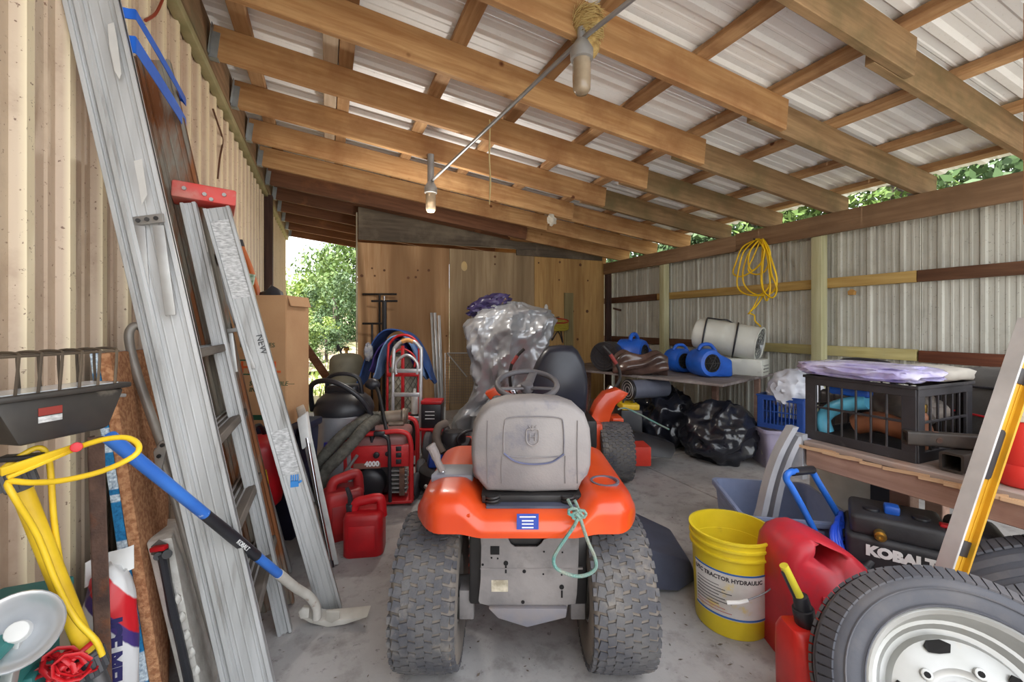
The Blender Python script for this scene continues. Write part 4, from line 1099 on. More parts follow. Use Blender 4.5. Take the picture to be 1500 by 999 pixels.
fuel_can('fuel_can', 'red plastic fuel can on the floor in front of the generator, black spout', base(-.775, 2.27), -TH + .15, .20, .15, .275, RED)
fuel_can('fuel_can', 'dirty red fuel can tucked behind another beside the white folding chair', base(-.965, 2.45), -TH + .6, .21, .17, .33, mat('red_old', S(170, 32, 34), S(130, 24, 28), rough=.5), spout=False)

# generator
CX, CD = -.885, 2.92
ge = thing('generator', 'red framed portable generator marked 4000, behind the fuel can', 'generator', base(CX, CD), -TH + .12)
GRED = mat('generator_red', S(206, 44, 46), S(176, 34, 38), rough=.4, dirt=S(130, 60, 56), dlo=.62, dhi=.8)
for y in (-.12, .30):
    MB().tube(smooth([(-.2, y, .03), (-.205, y, .25), (-.205, y, .40), (-.16, y, .47), (0, y, .485), (.15, y, .49), (.205, y, .43), (.21, y, .25), (.21, y, .03)], 4), .0165, 10).build('frame_hoop', GRED, ge, sm=60)
for x in (-.2, .21):
    MB().tube([(x, -.12, .04), (x, .30, .04)], .015, 8).build('frame_bar', GRED, ge)
MB().box((0, .09, .035), (.44, .46, .02)).build('base_pan', GRED, ge, bev=.004)
MB().box((0, .08, .415), (.36, .36, .09)).build('fuel_tank', mat('tank_dull', S(150, 104, 100), S(120, 90, 88), rough=.5), ge, bev=.03, seg=3)
cp = MB().box((.01, -.1, .33), (.38, .04, .14)).build('control_panel', GRED, ge, bev=.006)
MB().box((-.07, -.122, .275), (.17, .002, .035)).build('number_plate', mat('plate_brown', S(140, 96, 84), rough=.5), cp)
text('4000', .046, Matrix.Translation((-.085, -.1245, .272)) @ MX, WT, cp, bold=.002)
MB().cyl((-.01, -.12, .345), (-.01, -.14, .345), .02, n=14).build('dial', BLACK, cp, bev=.003)
MB().cyl((.06, -.12, .35), (.06, -.135, .35), .016, n=12).build('dial', BLACK, cp, bev=.003)
for k in range(3): MB().box((.13, -.123, .38 - .042 * k), (.034, .008, .03)).build('outlet', BLACK, cp, bev=.002)
MB().tube([(-.2, -.16, .25), (-.12, -.17, .36)], .010, 8).build('lever', GREYM, ge)
MB().lathe([(.001, .03), (.06, .028), (.095, .015), (.105, -.0), (.105, -.1), (.001, -.1)], 26, Matrix.Translation((-.06, -.12, .15)) @ Matrix.Rotation(PI / 2, 4, 'X')).build('recoil_cover', BLACK, ge, sm=40)
MB().box((.0, .1, .18), (.3, .3, .24)).build('engine_block', DKMETAL, ge, bev=.03)
for k in range(6): MB().box((.13, -.06, .09 + .028 * k), (.1, .1, .008)).build('cooling_fin', GREYM, ge)
MB().box((.15, -.11, .16), (.035, .02, .18)).build('rusty_shield', RUST, ge, bev=.003)
MB().tube(smooth([(.0, -.13, .48), (.06, -.15, .46), (.075, -.155, .4), (.08, -.155, .1), (.08, -.15, .05)], 4), .012, 8).build('fold_handle', BLACK, ge)
MB().box((.01, -.125, .485), (.07, .05, .03)).build('handle_grip', BLACK, ge, bev=.006)
wheel = MB().lathe([(.03, -.025), (.085, -.03), (.1, -.015), (.1, .015), (.085, .03), (.03, .025)], 24, Matrix.Translation((.245, .22, .1)) @ AX).build('wheel', RUBBER, ge, sm=40)
# perforated muffler lying on top
mu = thing('muffler', 'rusty perforated exhaust muffler lying across the top of the red generator', 'muffler', base(-.88, 2.92, .505), -TH + .12, rot=(0, 0, -TH + .12))
K = V
MUF = mat('muffler_steel', S(150, 138, 124), S(110, 98, 88), rough=.5, metal=.5, dirt=S(96, 70, 54), dlo=.55, dhi=.75)
MB().cyl((-.13, 0, .045), (.14, 0, .062), .038, n=18).build('inner_pipe', mat('muffler_dark', S(40, 36, 34), rough=.7), mu)
sh_ = MB()
for i in range(6):
    for j in range(12):
        a = 2 * PI * (j + .5 * (i % 2)) / 12; x = -.12 + .024 * i
        c_ = V((x, .043 * math.cos(a), .046 + .043 * math.sin(a) + (x + .13) * .063))
        q = Matrix.Translation(c_) @ Matrix.Rotation(a, 4, 'X') @ Matrix.Rotation(PI / 2, 4, 'Z')
        sh_.tube([q @ V((.0125 * math.cos(k * PI / 3), 0 * k, .0) if False else V((.0, 0, 0))) + Matrix.Rotation(0, 3, 'X') @ V((.013 * math.sin(k * PI / 3), -math.sin(a) * .013 * math.cos(k * PI / 3), math.cos(a) * .013 * math.cos(k * PI / 3))) for k in range(6)], .0022, 4, True)
sh_.build('perforated_guard', MUF, mu, kind='stuff')
MB().cyl((.02, 0, .054), (.13, 0, .062), .044, n=20).build('sleeve', MUF, mu)
MB().lathe([(.028, -.01), (.05, -.006), (.05, .012), (.03, .016)], 20, Matrix.Translation((-.14, 0, .045)) @ AX).build('end_flange', RUST, mu, bev=.002)
MB().lathe([(.03, -.012), (.052, -.01), (.052, .006), (.046, .01), (.05, .02), (.03, .024)], 20, Matrix.Translation((.145, 0, .064)) @ AX).build('end_flange', MUF, mu, bev=.002)
MB().cyl((.05, -.04, .02), (.15, -.05, .022), .016, n=12).build('outlet_pipe', MUF, mu)

# ================================================================ RIGHT FRONT
def text_mesh(s, size, bold=0, ext=.0006):
    cu = bpy.data.curves.new('lettering', 'FONT'); cu.body = s; cu.size = size; cu.extrude = ext; cu.offset = bold; cu.resolution_u = 2
    o = bpy.data.objects.new('lettering', cu); COL.objects.link(o)
    me = bpy.data.meshes.new_from_object(o)
    bpy.data.objects.remove(o); bpy.data.curves.remove(cu)
    me.name = 'lettering'
    return me
def wrap_text(s, size, r, z, a0, m, parent, bold=0, grow=0.0):
    me = text_mesh(s, size, bold)
    for v in me.vertices:
        a = a0 + v.co.x / r; rr = r + v.co.z + grow * v.co.y
        v.co = V((rr * math.cos(a), rr * math.sin(a), z + v.co.y))
    me.materials.clear(); me.materials.append(m)
    return link('lettering', me, parent)

# ---- yellow bucket
BX, BD = .892, 1.752
bu = thing('bucket', 'yellow five-gallon hydraulic fluid bucket with worn white label, on the concrete', 'bucket', base(BX, BD))
YB = mat('bucket_yellow', S(228, 204, 44), S(206, 182, 34), sc=4, rough=.42, dirt=S(170, 150, 60), dlo=.62, dhi=.85)
MB().lathe([(.001, .0), (.130, .0), (.134, .006), (.147, .30), (.157, .305), (.157, .312), (.149, .314), (.150, .335), (.159, .338), (.159, .346), (.152, .348), (.153, .366), (.160, .368), (.160, .376), (.150, .376), (.148, .30), (.128, .012), (.001, .012)], 44).build('bucket_body', YB, bu, sm=40)
LABW = mat('worn_label', S(216, 214, 212), S(190, 186, 180), sc=6, rough=.6, dirt=S(206, 186, 120), dsc=12, dlo=.56, dhi=.66)
def band(r0, r1, z0, z1, a0, a1, m, name, parent, n=30):
    return MB().grid(n, 1, lambda t, s_: ((r0 + (r1 - r0) * s_) * math.cos(a0 + (a1 - a0) * t), (r0 + (r1 - r0) * s_) * math.sin(a0 + (a1 - a0) * t), z0 + (z1 - z0) * s_), .0012).build(name, m, parent, sm=60)
a0, a1 = R(-178), R(-22)
br_ = lambda z: .1343 + .0127 * z / .3 + .0022
lb = band(br_(.075), br_(.255), .075, .255, a0, a1, LABW, 'label', bu)
BLL = mat('label_blue', S(50, 100, 170), rough=.6)
band(br_(.249) + .0008, br_(.255) + .0008, .249, .255, a0, a1, BLL, 'blue_stripe', lb)
band(br_(.078) + .0008, br_(.085) + .0008, .078, .085, a0, a1, BLL, 'blue_stripe', lb)
INK = mat('ink', S(66, 62, 66), rough=.7)
wrap_text('UTC TRACTOR HYDRAULIC', .021, br_(.225) + .0008, .222, R(-176), INK, lb, .0006)
for k in range(9):
    band(br_(.2) + .0006, br_(.2) + .0006, .196 - .012 * k, .198 - .012 * k, R(-172), R(-172 + 38 + 9 * (k % 3)), INK if k < 7 else mat('ink_red', S(190, 120, 116)), 'print_line', lb, 8)
bh = MB().tube(smooth([(.158 * math.cos(R(-35)), .158 * math.sin(R(-35)), .318), (.13, -.125, .29), (.06, -.17, .225), (-.04, -.178, .185), (-.10, -.165, .17)], 5), .0026, 6).build('handle_wire', STEEL, bu)
MB().tube([(-.10, -.166, .17), (-.06, -.178, .178), (-.03, -.18, .187)], .0075, 8).build('handle_grip', WHITE, bu)
MB().box((.158 * math.cos(R(-35)), .158 * math.sin(R(-35)), .318), (.03, .02, .035), rot=(0, 0, R(-35))).build('handle_ear', YB, bu, bev=.004)

# ---- grey-blue tote, two nested
TG = mat('tote_greyblue', S(142, 154, 186), S(124, 136, 168), rough=.5)
def tote(name, label, loc, rz, w, d, h, m, parts=('tote_body',), th=.006, inner=True, cat='tote'):
    t = thing(name, label, cat, loc, rz)
    def rg_(s, z): return [V((x, y, z)) for x, y in rrect(w * s, d * s, .04, 4)]
    t1_, t0_ = 1, .86
    o = MB()
    n_ = len(rg_(1, 0))
    rings = [rg_(t0_, 0), rg_(1, h), rg_(1.06, h), rg_(1.06, h - .02), rg_(1.045, h - .02), rg_(1.045, h + .004), rg_(.975, h + .004), rg_(.84, .012)]
    o.loft(rings).build('tote_body', m, t, sm=40)
    for k in range(4):
        a = k * PI / 2
        q = Matrix.Rotation(a, 4, 'Z'); ww = (w if k % 2 == 0 else d)
        hd = (d if k % 2 == 0 else w)
        MB().box((0, -hd * .5 + .002, h * .86), (ww * .4, .014, .03), q).build('rim_grip', m, t, bev=.004)
    return t
tote('storage_tote', 'open grey-blue storage tote behind the yellow bucket', base(1.27, 2.06), -TH - .18, .45, .47, .36, TG)

# curved grey strips standing in the tote
for k, pts in enumerate(([(1112, 775), (1117, 748), (1127, 705), (1141, 665), (1162, 626)], [(1130, 775), (1133, 750), (1143, 705), (1156, 668), (1170, 640)])):
    p0 = base(1.13 + .03 * k, 1.93, .02)
    P = [W(a, b_, 1.93) - p0 for a, b_ in pts]
    P = smooth([V((.0, .0, .005))] + P, 5)
    q = MB()
    side = V((sn, cs, 0)) * .05; fr = V((cs, -sn, 0)) * .026
    vs = []
    for p in P: vs += [p, p + fr, p + fr + side, p + side]
    fs = [(i * 4 + j, i * 4 + (j + 1) % 4, i * 4 + 4 + (j + 1) % 4, i * 4 + 4 + j) for i in range(len(P) - 1) for j in range(4)] + [(3, 2, 1, 0), tuple(len(vs) - 4 + j for j in range(4))]
    if k == 1:
        e = P[-1]
        q.box(e + V((.02 * cs, -.02 * sn, -.09)) + side * .5, (.035, .05, .2))
    tag(q.add(vs, fs).build('plastic_strip', mat('strip_grey', S(176, 178, 184), S(150, 152, 160), rough=.55), None, p0, sm=60),
        ('curved grey plastic strip standing in the tote, the taller outer one' if k == 0 else 'curved grey plastic strip with squared top standing in the tote'), 'plastic strip', 'strips in the tote')

# ---- blue hose reel cart
RX, RDp = 1.30, 1.70
hr = thing('hose_reel', 'blue tubular hose reel cart with coiled blue hose beside the red fuel can', 'hose reel', base(RX, RDp))
K = local(RX, RDp)
BLT = mat('blue_tube', S(48, 120, 220), S(38, 100, 195), rough=.35)
MB().tube(smooth([K(1215, 840, 1.72), K(1203, 800, 1.72), K(1180, 752, 1.72), K(1160, 715, 1.72), K(1152, 702, 1.72), K(1155, 693, 1.72), K(1166, 690, 1.74)], 5), .013, 10).build('handle_tube', BLT, hr, sm=60)
MB().tube(smooth([K(1255, 810, 1.80), K(1242, 780, 1.80), K(1218, 738, 1.80), K(1198, 705, 1.80), K(1190, 692, 1.80), K(1180, 688, 1.78)], 5), .013, 10).build('handle_tube', BLT, hr, sm=60)
MB().tube([K(1160, 691, 1.735), K(1190, 688, 1.79)], .017, 10).build('grip', BLACK, hr, sm=60)
HB = mat('hose_blue', S(44, 86, 214), S(34, 70, 190), rough=.35)
cc = K(1244, 798, 1.70)
hs = MB()
for k in range(7):
    o = cc + V((.012 * (k - 3), .016 * (k - 3), .004 * (k % 2)))
    q = Matrix.Rotation(R(35 + 3 * k), 3, 'Z') @ Matrix.Rotation(R(62 + 2 * k), 3, 'X')
    hs.tube([o + q @ V(((.105 - .004 * (k % 3)) * math.cos(t * PI / 12), (.095 - .004 * (k % 3)) * math.sin(t * PI / 12), 0)) for t in range(24)], .010, 8, True)
hs.build('coiled_hose', HB, hr, sm=60)
for x in (-.02, .12): MB().tube([K(1215, 840, 1.72) * V((0, 1, 1)).length * 0 + V((x, .02 + .08 * (x > 0), .24)), V((x - .02, -.02, .03)), V((x - .02, .12, .03))], .012, 8).build('stand_leg', BLT, hr)
MB().cyl((-.04, .05, .24), (.14, .05, .24), .03, n=14).build('reel_drum', BLACK, hr)
MB().box((.05, .05, .02), (.22, .2, .02)).build('base_plate', BLACK, hr)

# ---- fuel cans, right
REDD = mat('red_dusty', S(206, 40, 56), S(170, 34, 46), sc=4, rough=.5, dirt=S(150, 70, 80), dsc=5, dlo=.5, dhi=.8)
def big_can():
    CX, CD = 1.155, 1.58
    t = thing('fuel_can', 'big dusty red fuel can with moulded grip, between the bucket and the silver wheel', 'fuel can', base(CX, CD))
    K = local(CX, CD)
    out = [(1148, 930), (1144, 880), (1143, 830), (1147, 806), (1158, 791), (1176, 784), (1190, 783), (1215, 793), (1240, 806), (1256, 820), (1264, 832), (1268, 850), (1270, 890), (1268, 930)]
    P = [K(a, b_, 1.52) for a, b_ in out]
    for i in (0, -1): P[i].z = 0
    c_ = V((0, 0, .2))
    hole = [K(a, b_, 1.485) for a, b_ in ((1186, 812), (1191, 798), (1199, 795), (1228, 808), (1234, 815), (1228, 829), (1219, 836), (1198, 824))]
    # body as a slab with rounded edges; the grip is the bridge above an opening
    def rg_(y, s): return [V((c_.x + (p.x - c_.x) * s, y, c_.z + (p.z - c_.z) * s if p.z > .01 else 0)) for p in P]
    body = MB().loft([rg_(-.115, .88), rg_(-.105, .95), rg_(-.08, .99), rg_(0, 1.0), rg_(.08, .99), rg_(.105, .95), rg_(.115, .88)]).build('can_body', REDD, t, sm=50)
    cut = MB().loft([[V((p.x, y, p.z)) for p in hole] for y in (-.2, .2)]).build('cutter', REDD, t)
    bpy.context.view_layer.update()
    md = body.modifiers.new('grip', 'BOOLEAN'); md.object = cut; md.operation = 'DIFFERENCE'; md.solver = 'EXACT'
    dg = bpy.context.evaluated_depsgraph_get()
    me = bpy.data.meshes.new_from_object(body.evaluated_get(dg))
    body.modifiers.clear(); body.data = me
    bpy.data.objects.remove(cut)
    MB().tube(smooth([V((p.x, 0, p.z)) for p in (K(1262, 842, 1.58), K(1272, 826, 1.58), K(1288, 818, 1.58), K(1318, 822, 1.58), K(1334, 830, 1.58))], 4), [.022, .02, .018, .018, .017, .017, .017, .016, .016, .016, .016, .016, .016, .015, .014, .014, .014], 10).build('nozzle', BLACK, t, sm=60)
    MB().cyl(K(1258, 842, 1.58) * V((1, 0, 1)) .length * 0 + V((K(1255, 845, 1.58).x, 0, K(1255, 845, 1.58).z)), V((K(1268, 830, 1.58).x, 0, K(1268, 830, 1.58).z)), .03, n=16).build('nozzle_collar', BLACK, t, bev=.003)
    MB().box((.0, -.118, .17), (.2, .008, .2)).build('moulded_panel', REDD, t, bev=.004)
big_can()
REDO = mat('red_orange', S(214, 44, 34), S(190, 32, 28), rough=.38)
sc_ = thing('fuel_can', 'small red fuel can with yellow spout beside the silver wheel', 'fuel can', base(.905, 1.31))
K = local(.905, 1.31)
r_ = lambda s, z, dx=0: [V((x * s + dx, y * s, z)) for x, y in rrect(.20, .15, .035, 4)]
MB().loft([r_(.9, 0, .03), r_(1, .012, .03), r_(1.0, .2, .025), r_(.95, .245, .02), r_(.7, .275, .0), r_(.5, .285, -.02)]).build('can_body', REDO, sc_, sm=50)
MB().tube(smooth([(.03, 0, .255), (.05, 0, .295), (.10, 0, .30), (.125, 0, .26), (.125, 0, .2)], 4), .016, 10).build('handle', REDO, sc_, sm=60)
MB().cyl(K(1181, 914, 1.31), K(1176, 890, 1.31), .03, .03, n=18).cyl(K(1178, 897, 1.31), K(1172, 872, 1.31), .025, .021, n=18).build('spout_collar', BLACK, sc_, bev=.003)
YS = mat('spout_yellow', S(226, 212, 70), S(206, 190, 56), rough=.4)
MB().cyl(K(1174, 882, 1.31), K(1148, 828, 1.31), .014, .0125, n=14).build('spout', YS, sc_)
MB().bar(K(1164, 876, 1.292), K(1146, 838, 1.292), .008, .006).build('spout_valve', BLACK, sc_)

# ---- road wheels
SIDEB = mat('road_tyre', S(70, 72, 80), S(92, 92, 98), sc=3, rough=.7, bp=.08, bsc=80, dirt=S(112, 106, 102), dsc=3, dlo=.5, dhi=.85)
RIMS = mat('rim_silver', S(184, 184, 182), S(164, 163, 158), sc=6, rough=.38, metal=.4, dirt=S(176, 166, 150), dsc=9, dlo=.62, dhi=.8)
def road_wheel(label, c, nrm, r=.32, w=.2, rim=.205, group=None):
    t = thing('road_wheel', label, 'wheel', (c.x, c.y, 0), rz=0)
    q = Matrix.Translation((0, 0, c.z)) @ frame(nrm, (0, 0, 1)).to_4x4()
    h = w / 2
    prof = [(rim, h * .72), (rim * 1.03, h * .95), (r * .80, h * 1.05), (r * .90, h * 1.0), (r * .955, h * .86), (r * .985, h * .7), (r, h * .35), (r, -h * .35), (r * .985, -h * .7), (r * .955, -h * .86), (r * .9, -h), (r * .8, -h * 1.05), (rim * 1.03, -h * .95), (rim, -h * .72)]
    ty = MB().lathe(prof, 64, q, True).build('tyre', SIDEB, t, sm=50)
    g = MB()
    for i in range(84):
        for s_ in (-1, 1):
            m_ = q @ Matrix.Rotation(2 * PI * (i + .5 * (s_ > 0)) / 84, 4, 'Z') @ Matrix.Translation((r * .985, 0, s_ * h * .72)) @ Matrix.Rotation(-s_ * .55, 4, 'Y')
            g.box((-.002, 0, 0), (.008, 2 * PI * r / 84 * .82, h * .5), m_)
    for z in (-.2, .2): g.lathe([(r * .99, h * z - .012), (r * 1.012, h * z - .01), (r * 1.012, h * z + .01), (r * .99, h * z + .012)], 64, q, closed=True)
    g.build('tread', SIDEB, ty, kind='stuff', sm=0)
    for rr in (.73, .86):
        MB().tube([q @ V((r * rr * math.cos(a * PI / 32), r * rr * math.sin(a * PI / 32), h * 1.045)) for a in range(64)], .0025, 5, True).build('sidewall_ring', SIDEB, ty)
    dish = [(rim * 1.045, h * .98), (rim * 1.02, h * 1.0), (rim * .975, h * .93), (rim * .93, h * .55), (rim * .90, h * .30), (rim * .86, h * .28), (rim * .80, h * .05), (rim * .74, h * .02), (rim * .70, h * .20), (rim * .55, h * .27), (rim * .42, h * .30), (rim * .36, h * .22), (rim * .34, h * .22)]
    rm = MB().lathe(dish + [(rim * .34, h * .1), (.001, h * .1)], 60, q, open0=True).build('rim', RIMS, t, sm=35)
    for k in range(5):
        a = 2 * PI * k / 5 + .3
        sl_ = [q @ V((rim * rr * math.cos(a + da), rim * rr * math.sin(a + da), h * .285 if rr < .7 else h * .24)) for rr, da in ((.57, -.16), (.66, -.21), (.70, -.08), (.70, .12), (.66, .22), (.59, .2), (.56, .04))]
        nz = (q.to_3x3() @ V((0, 0, 1))) * .004
        MB().loft([sl_, [p + nz for p in sl_]]).build('vent_slot', HOLE, rm, sm=0)
        b_ = q @ V((rim * .45 * math.cos(a + .6), rim * .45 * math.sin(a + .6), h * .29))
        MB().cyl(b_, b_ + nz * 2.5, .013, n=12).build('lug_seat', RIMS, rm, bev=.002)
        MB().cyl(b_ + nz * 2.3, b_ + nz * 2.7, .007, n=10).build('lug_hole', HOLE, rm)
    MB().cyl(q @ V((0, 0, h * .1)), q @ V((0, 0, h * .16)), rim * .27, n=24).build('hub_hole', HOLE, rm)
    return t
c_ = W(1414, 1004, 1.04)
nr = lambda x, d_, z: V((x * cs + d_ * sn, -x * sn + d_ * cs, z))
road_wheel('silver road wheel with black tyre standing at the front by the red cans', V((c_.x, c_.y, .262)), nr(-.36, -.80, .48), r=.298, rim=.205)
c_ = W(1520, 985, 1.42)
road_wheel('black tyred road wheel lying tilted behind the silver one, under the bench', V((c_.x, c_.y, .25)), nr(.15, .8, .55), r=.31)

# ---- air compressor
CX, CD = 1.475, 1.60
co_ = thing('air_compressor', 'black air compressor with white brand lettering under the wooden bench', 'compressor', base(CX, CD), -TH - .637)
co_.scale = (1, 1, .95)
CB = mat('compressor_black', S(40, 40, 44), S(54, 54, 58), sc=12, rough=.5, bp=.08, bsc=120)
MB().add([(-.185, -.12, .24), (.18, -.12, .24), (.18, .14, .24), (-.185, .14, .24), (-.19, -.125, .44), (.18, -.125, .44), (.18, .14, .44), (-.19, .14, .44)], [(3, 2, 1, 0), (4, 5, 6, 7), (0, 1, 5, 4), (1, 2, 6, 5), (2, 3, 7, 6), (3, 0, 4, 7)]).build('shroud', CB, co_, bev=.02, seg=3)
MB().box((-.04, -.0, .475), (.27, .22, .08)).build('control_panel', CB, co_, bev=.018, seg=3)
MB().box((.17, .0, .46), (.14, .2, .13)).build('side_cover', CB, co_, bev=.03, seg=3)
text('KOBALT', .05, Matrix.Translation((-.13, -.1265, .375)) @ MX, WT, co_, bold=.0035)
for k in range(5): MB().box((-.192, -.02, .29 + .03 * k), (.006, .14, .012)).build('vent_slot', HOLE, co_)
BRASS = mat('brass', S(206, 170, 96), rough=.3, metal=.9)
fit = MB().lathe([(.018, 0), (.018, .03), (.013, .03), (.013, .045), (.007, .045), (.007, .03), (.001, .03)], 18, Matrix.Translation((-.09, -.115, .46)) @ Matrix.Rotation(PI / 2, 4, 'X')).build('brass_fitting', BRASS, co_)
MB().cyl((.14, -.09, .5), (.14, -.125, .5), .022, n=16).build('side_fitting', STEEL, co_, bev=.003)
MB().box((-.05, -.02, .53), (.045, .05, .035)).build('blue_knob', BLUE, co_, bev=.008)
for x in (-.11, .03): MB().cyl((x, -.03, .51), (x, -.03, .525), .026, n=16).build('gauge', BLACK, co_, bev=.003)
MB().box((.09, -.05, .518), (.03, .03, .012)).build('red_switch', RED, co_, bev=.003)
MB().lathe([(.001, -.2), (.07, -.195), (.1, -.16), (.1, .16), (.07, .195), (.001, .2)], 24, Matrix.Translation((0, .01, .13)) @ AX).build('air_tank', BLACK, co_, sm=50)
for x in (-.13, .13): MB().box((x, -.02, .02), (.03, .2, .04)).build('foot', BLACK, co_, bev=.004)

# ---- wooden bench along the wall
be = thing('work_bench', 'rough splintered plywood work bench loaded with a crate and steel tubes', 'bench', (1.95, -.5, 0), rz=0)
BW = wood('bench_wood', S(166, 150, 142), S(134, 118, 110), 1, patch=S(176, 130, 100), plo=.55, phi=.75)
BE = wood('bench_edge', S(184, 152, 136), S(150, 118, 104), 1, patch=S(120, 84, 72))
for k, (x0, x1) in enumerate(((0, .30), (.303, .62), (.623, .94))):
    MB().box(((x0 + x1) / 2, .875, .667), (x1 - x0, 1.75 - .03 * k, .022)).build('top_plank', BW, be, bev=.003, seg=1)
MB().box((.02, .87, .612), (.038, 1.74, .085)).build('front_rail', BE, be, bev=.003, seg=1)
sp = MB(); random.seed(4)
for k in range(26):
    y = random.uniform(.35, 1.73); sp.bar((.0, y, .655 + random.uniform(-.006, .006)), (-.008, y + random.uniform(.04, .14), .65), .004, .012)
sp.build('splinters', wood('splinter', S(206, 174, 140), S(176, 142, 112), 1), be, kind='stuff')
MB().box((.47, 1.71, .612), (.86, .038, .085)).build('end_rail', BE, be, bev=.003, seg=1)
for x, y in ((.25, .1), (.88, .1), (.25, 1.5), (.88, 1.65)): MB().box((x, y, .285), (.07, .07, .57)).build('leg', BE, be, bev=.003, seg=1)
# folding steel stand and white drum under the bench
ds = thing('white_drum', 'off-white round drum in the dark under the bench', 'drum', (2.62, 1.42, 0), rz=0)
MB().lathe([(.001, 0), (.17, 0), (.19, .02), (.19, .48), (.18, .5), (.001, .5)], 28).build('drum_body', mat('drum_white', S(190, 190, 182), S(160, 158, 150), rough=.6), ds, sm=40)
MB().lathe([(.18, .49), (.195, .495), (.195, .515), (.18, .52), (.001, .52)], 28).build('drum_lid', WHITE, ds, sm=40)

# black crate with its contents
CB2 = mat('crate_black', S(38, 37, 40), S(54, 52, 56), sc=8, rough=.5, dirt=S(110, 104, 104), dlo=.6, dhi=.8)
cr = thing('plastic_crate', 'black plastic crate full of odds and ends on the wooden bench', 'crate', (2.21, 1.075, .679), rz=0)
w, d, h = .40, .40, .285
def crate(parent, w, d, h, m, nb, nv, th=.008, bars='bar'):
    for k in range(4):
        q = Matrix.Rotation(k * PI / 2, 4, 'Z'); ww = w if k % 2 == 0 else d; dd = d if k % 2 == 0 else w
        s_ = MB()
        s_.box((0, -dd / 2, h - .02), (ww, th * 1.6, .04), q); s_.box((0, -dd / 2, .02), (ww, th * 1.6, .04), q)
        for x in (-ww / 2 + .022, ww / 2 - .022): s_.box((x, -dd / 2, h / 2), (.045, th * 1.4, h), q)
        s_.box((0, -dd / 2, h * .52), (ww, th, .010), q)
        for j in range(1, nb):
            x = -ww / 2 + .04 + (ww - .08) * j / nb
            s_.box((x, -dd / 2, h / 2), (.007, th, h), q)
        s_.box((0, -dd / 2 - th * .9, h - .004), (ww + .02, th, .012), q)
        s_.build('side_panel', m, parent, bev=.0015, seg=1)
    MB().box((0, 0, .006), (w - .01, d - .01, .012)).build('floor_panel', m, parent)
crate(cr, w, d, h, CB2, 6, 0)
# steel hitch tubes
HT = mat('hitch_black', S(58, 54, 52), S(82, 74, 68), sc=10, rough=.55, metal=.4, dirt=S(150, 100, 62), dsc=7, dlo=.6, dhi=.75)
def sq_tube(name, label, a, b_, s, wall, group=None):
    t = thing(name, label, 'steel tube', a, rz=0)
    L = (V(b_) - V(a)).length; z = (V(b_) - V(a)).normalized()
    q = frame(z, (0, 0, 1)).to_4x4()
    o = [(x, y) for x, y in rrect(s, s, .008, 3)]; i_ = [(x, y) for x, y in rrect(s - 2 * wall, s - 2 * wall, .005, 3)]
    n_ = len(o); vs = []
    for z_ in (0, L): vs += [(x, y, z_) for x, y in o] + [(x, y, z_) for x, y in i_]
    fs = []
    for k in range(n_):
        j = (k + 1) % n_
        fs += [(k, j, 2 * n_ + j, 2 * n_ + k), (n_ + k, 3 * n_ + k, 3 * n_ + j, n_ + j), (k, n_ + k, n_ + j, j), (2 * n_ + k, 2 * n_ + j, 3 * n_ + j, 3 * n_ + k)]
    MB().add(vs, fs, q).build('tube_body', HT, t, sm=40)
    return t, q, L
t, q, L = sq_tube('receiver_tube', 'short square steel receiver tube, open end facing out, flat on the bench', V((2.0, .775, .681 + .033)), V((2.28, .78, .681 + .033)), .066, .008)
t, q, L = sq_tube('hitch_bar', 'black hitch bar with a pin hole lying on top of the receiver tube', V((1.985, .90, .748 + .027)), V((2.23, .67, .748 + .027)), .05, .007)
MB().cyl(q @ V((0, .0255, .09)), q @ V((0, .027, .09)), .009, n=12).cyl(q @ V((0, -.0255, .09)), q @ V((0, -.027, .09)), .009, n=12).cyl(q @ V((.0255, 0, .09)), q @ V((.027, 0, .09)), .009, n=12).cyl(q @ V((-.0255, 0, .09)), q @ V((-.027, 0, .09)), .009, n=12).build('pin_hole', RUST, t)
MB().box((0, 0, L - .02), (.085, .085, .05), q).build('collar', HT, t, bev=.006)

# spirit level leaning on the bench
a_, b_ = W(1397, 826, 1.335), W(1516, 470, 1.33)
ft_ = a_ + (a_ - b_) * (a_.z / (b_.z - a_.z))
lv_ = thing('spirit_level', 'long yellow and silver spirit level leaning on the bench edge', 'spirit level', ft_, rz=0)
z = (b_ - ft_).normalized(); L = (b_ - ft_).length
xx = V((cs, -sn, 0)); xx = (xx - z * xx.dot(z)).normalized()
q = Matrix((xx, z.cross(xx), z)).transposed().to_4x4() @ Matrix.Rotation(R(-84), 4, 'Z')
LY = mat('level_yellow', S(214, 164, 44), S(190, 142, 36), sc=5, rough=.4, metal=.2)
LS = mat('level_silver', S(206, 204, 204), S(180, 178, 178), sc=5, rough=.4, metal=.3)
MB().box((0, 0, L / 2), (.016, .055, L), q).build('web', LY, lv_, bev=.001, seg=1)
for y in (-.027, .027): MB().box((0, y, L / 2), (.046, .007, L), q).build('edge_flange', LS if y < 0 else LY, lv_, bev=.001, seg=1)
for y in (-.012, .012): MB().box((0, y, L / 2), (.02, .004, L), q).build('web_rib', LY, lv_)
VIAL = mat('vial_green', S(190, 220, 70), S(206, 232, 90), rough=.15)
for t_ in (.42, .86):
    vz = L * t_
    vb = MB().box((0, 0, vz), (.024, .046, .05), q).build('vial_holder', BLACK, lv_, bev=.003)
    MB().cyl(q @ V((-.014, -.018, vz)), q @ V((-.014, .018, vz)), .0075, n=12).build('vial', VIAL, vb)
MB().prism(rrect(.028, .16, .013, 5, 0, 0), -.011, .011, q @ Matrix.Translation((0, 0, L * .66)) @ Matrix.Rotation(PI / 2, 4, 'Z'), axis=1).build('hand_slot', BLACK, lv_, sm=50)

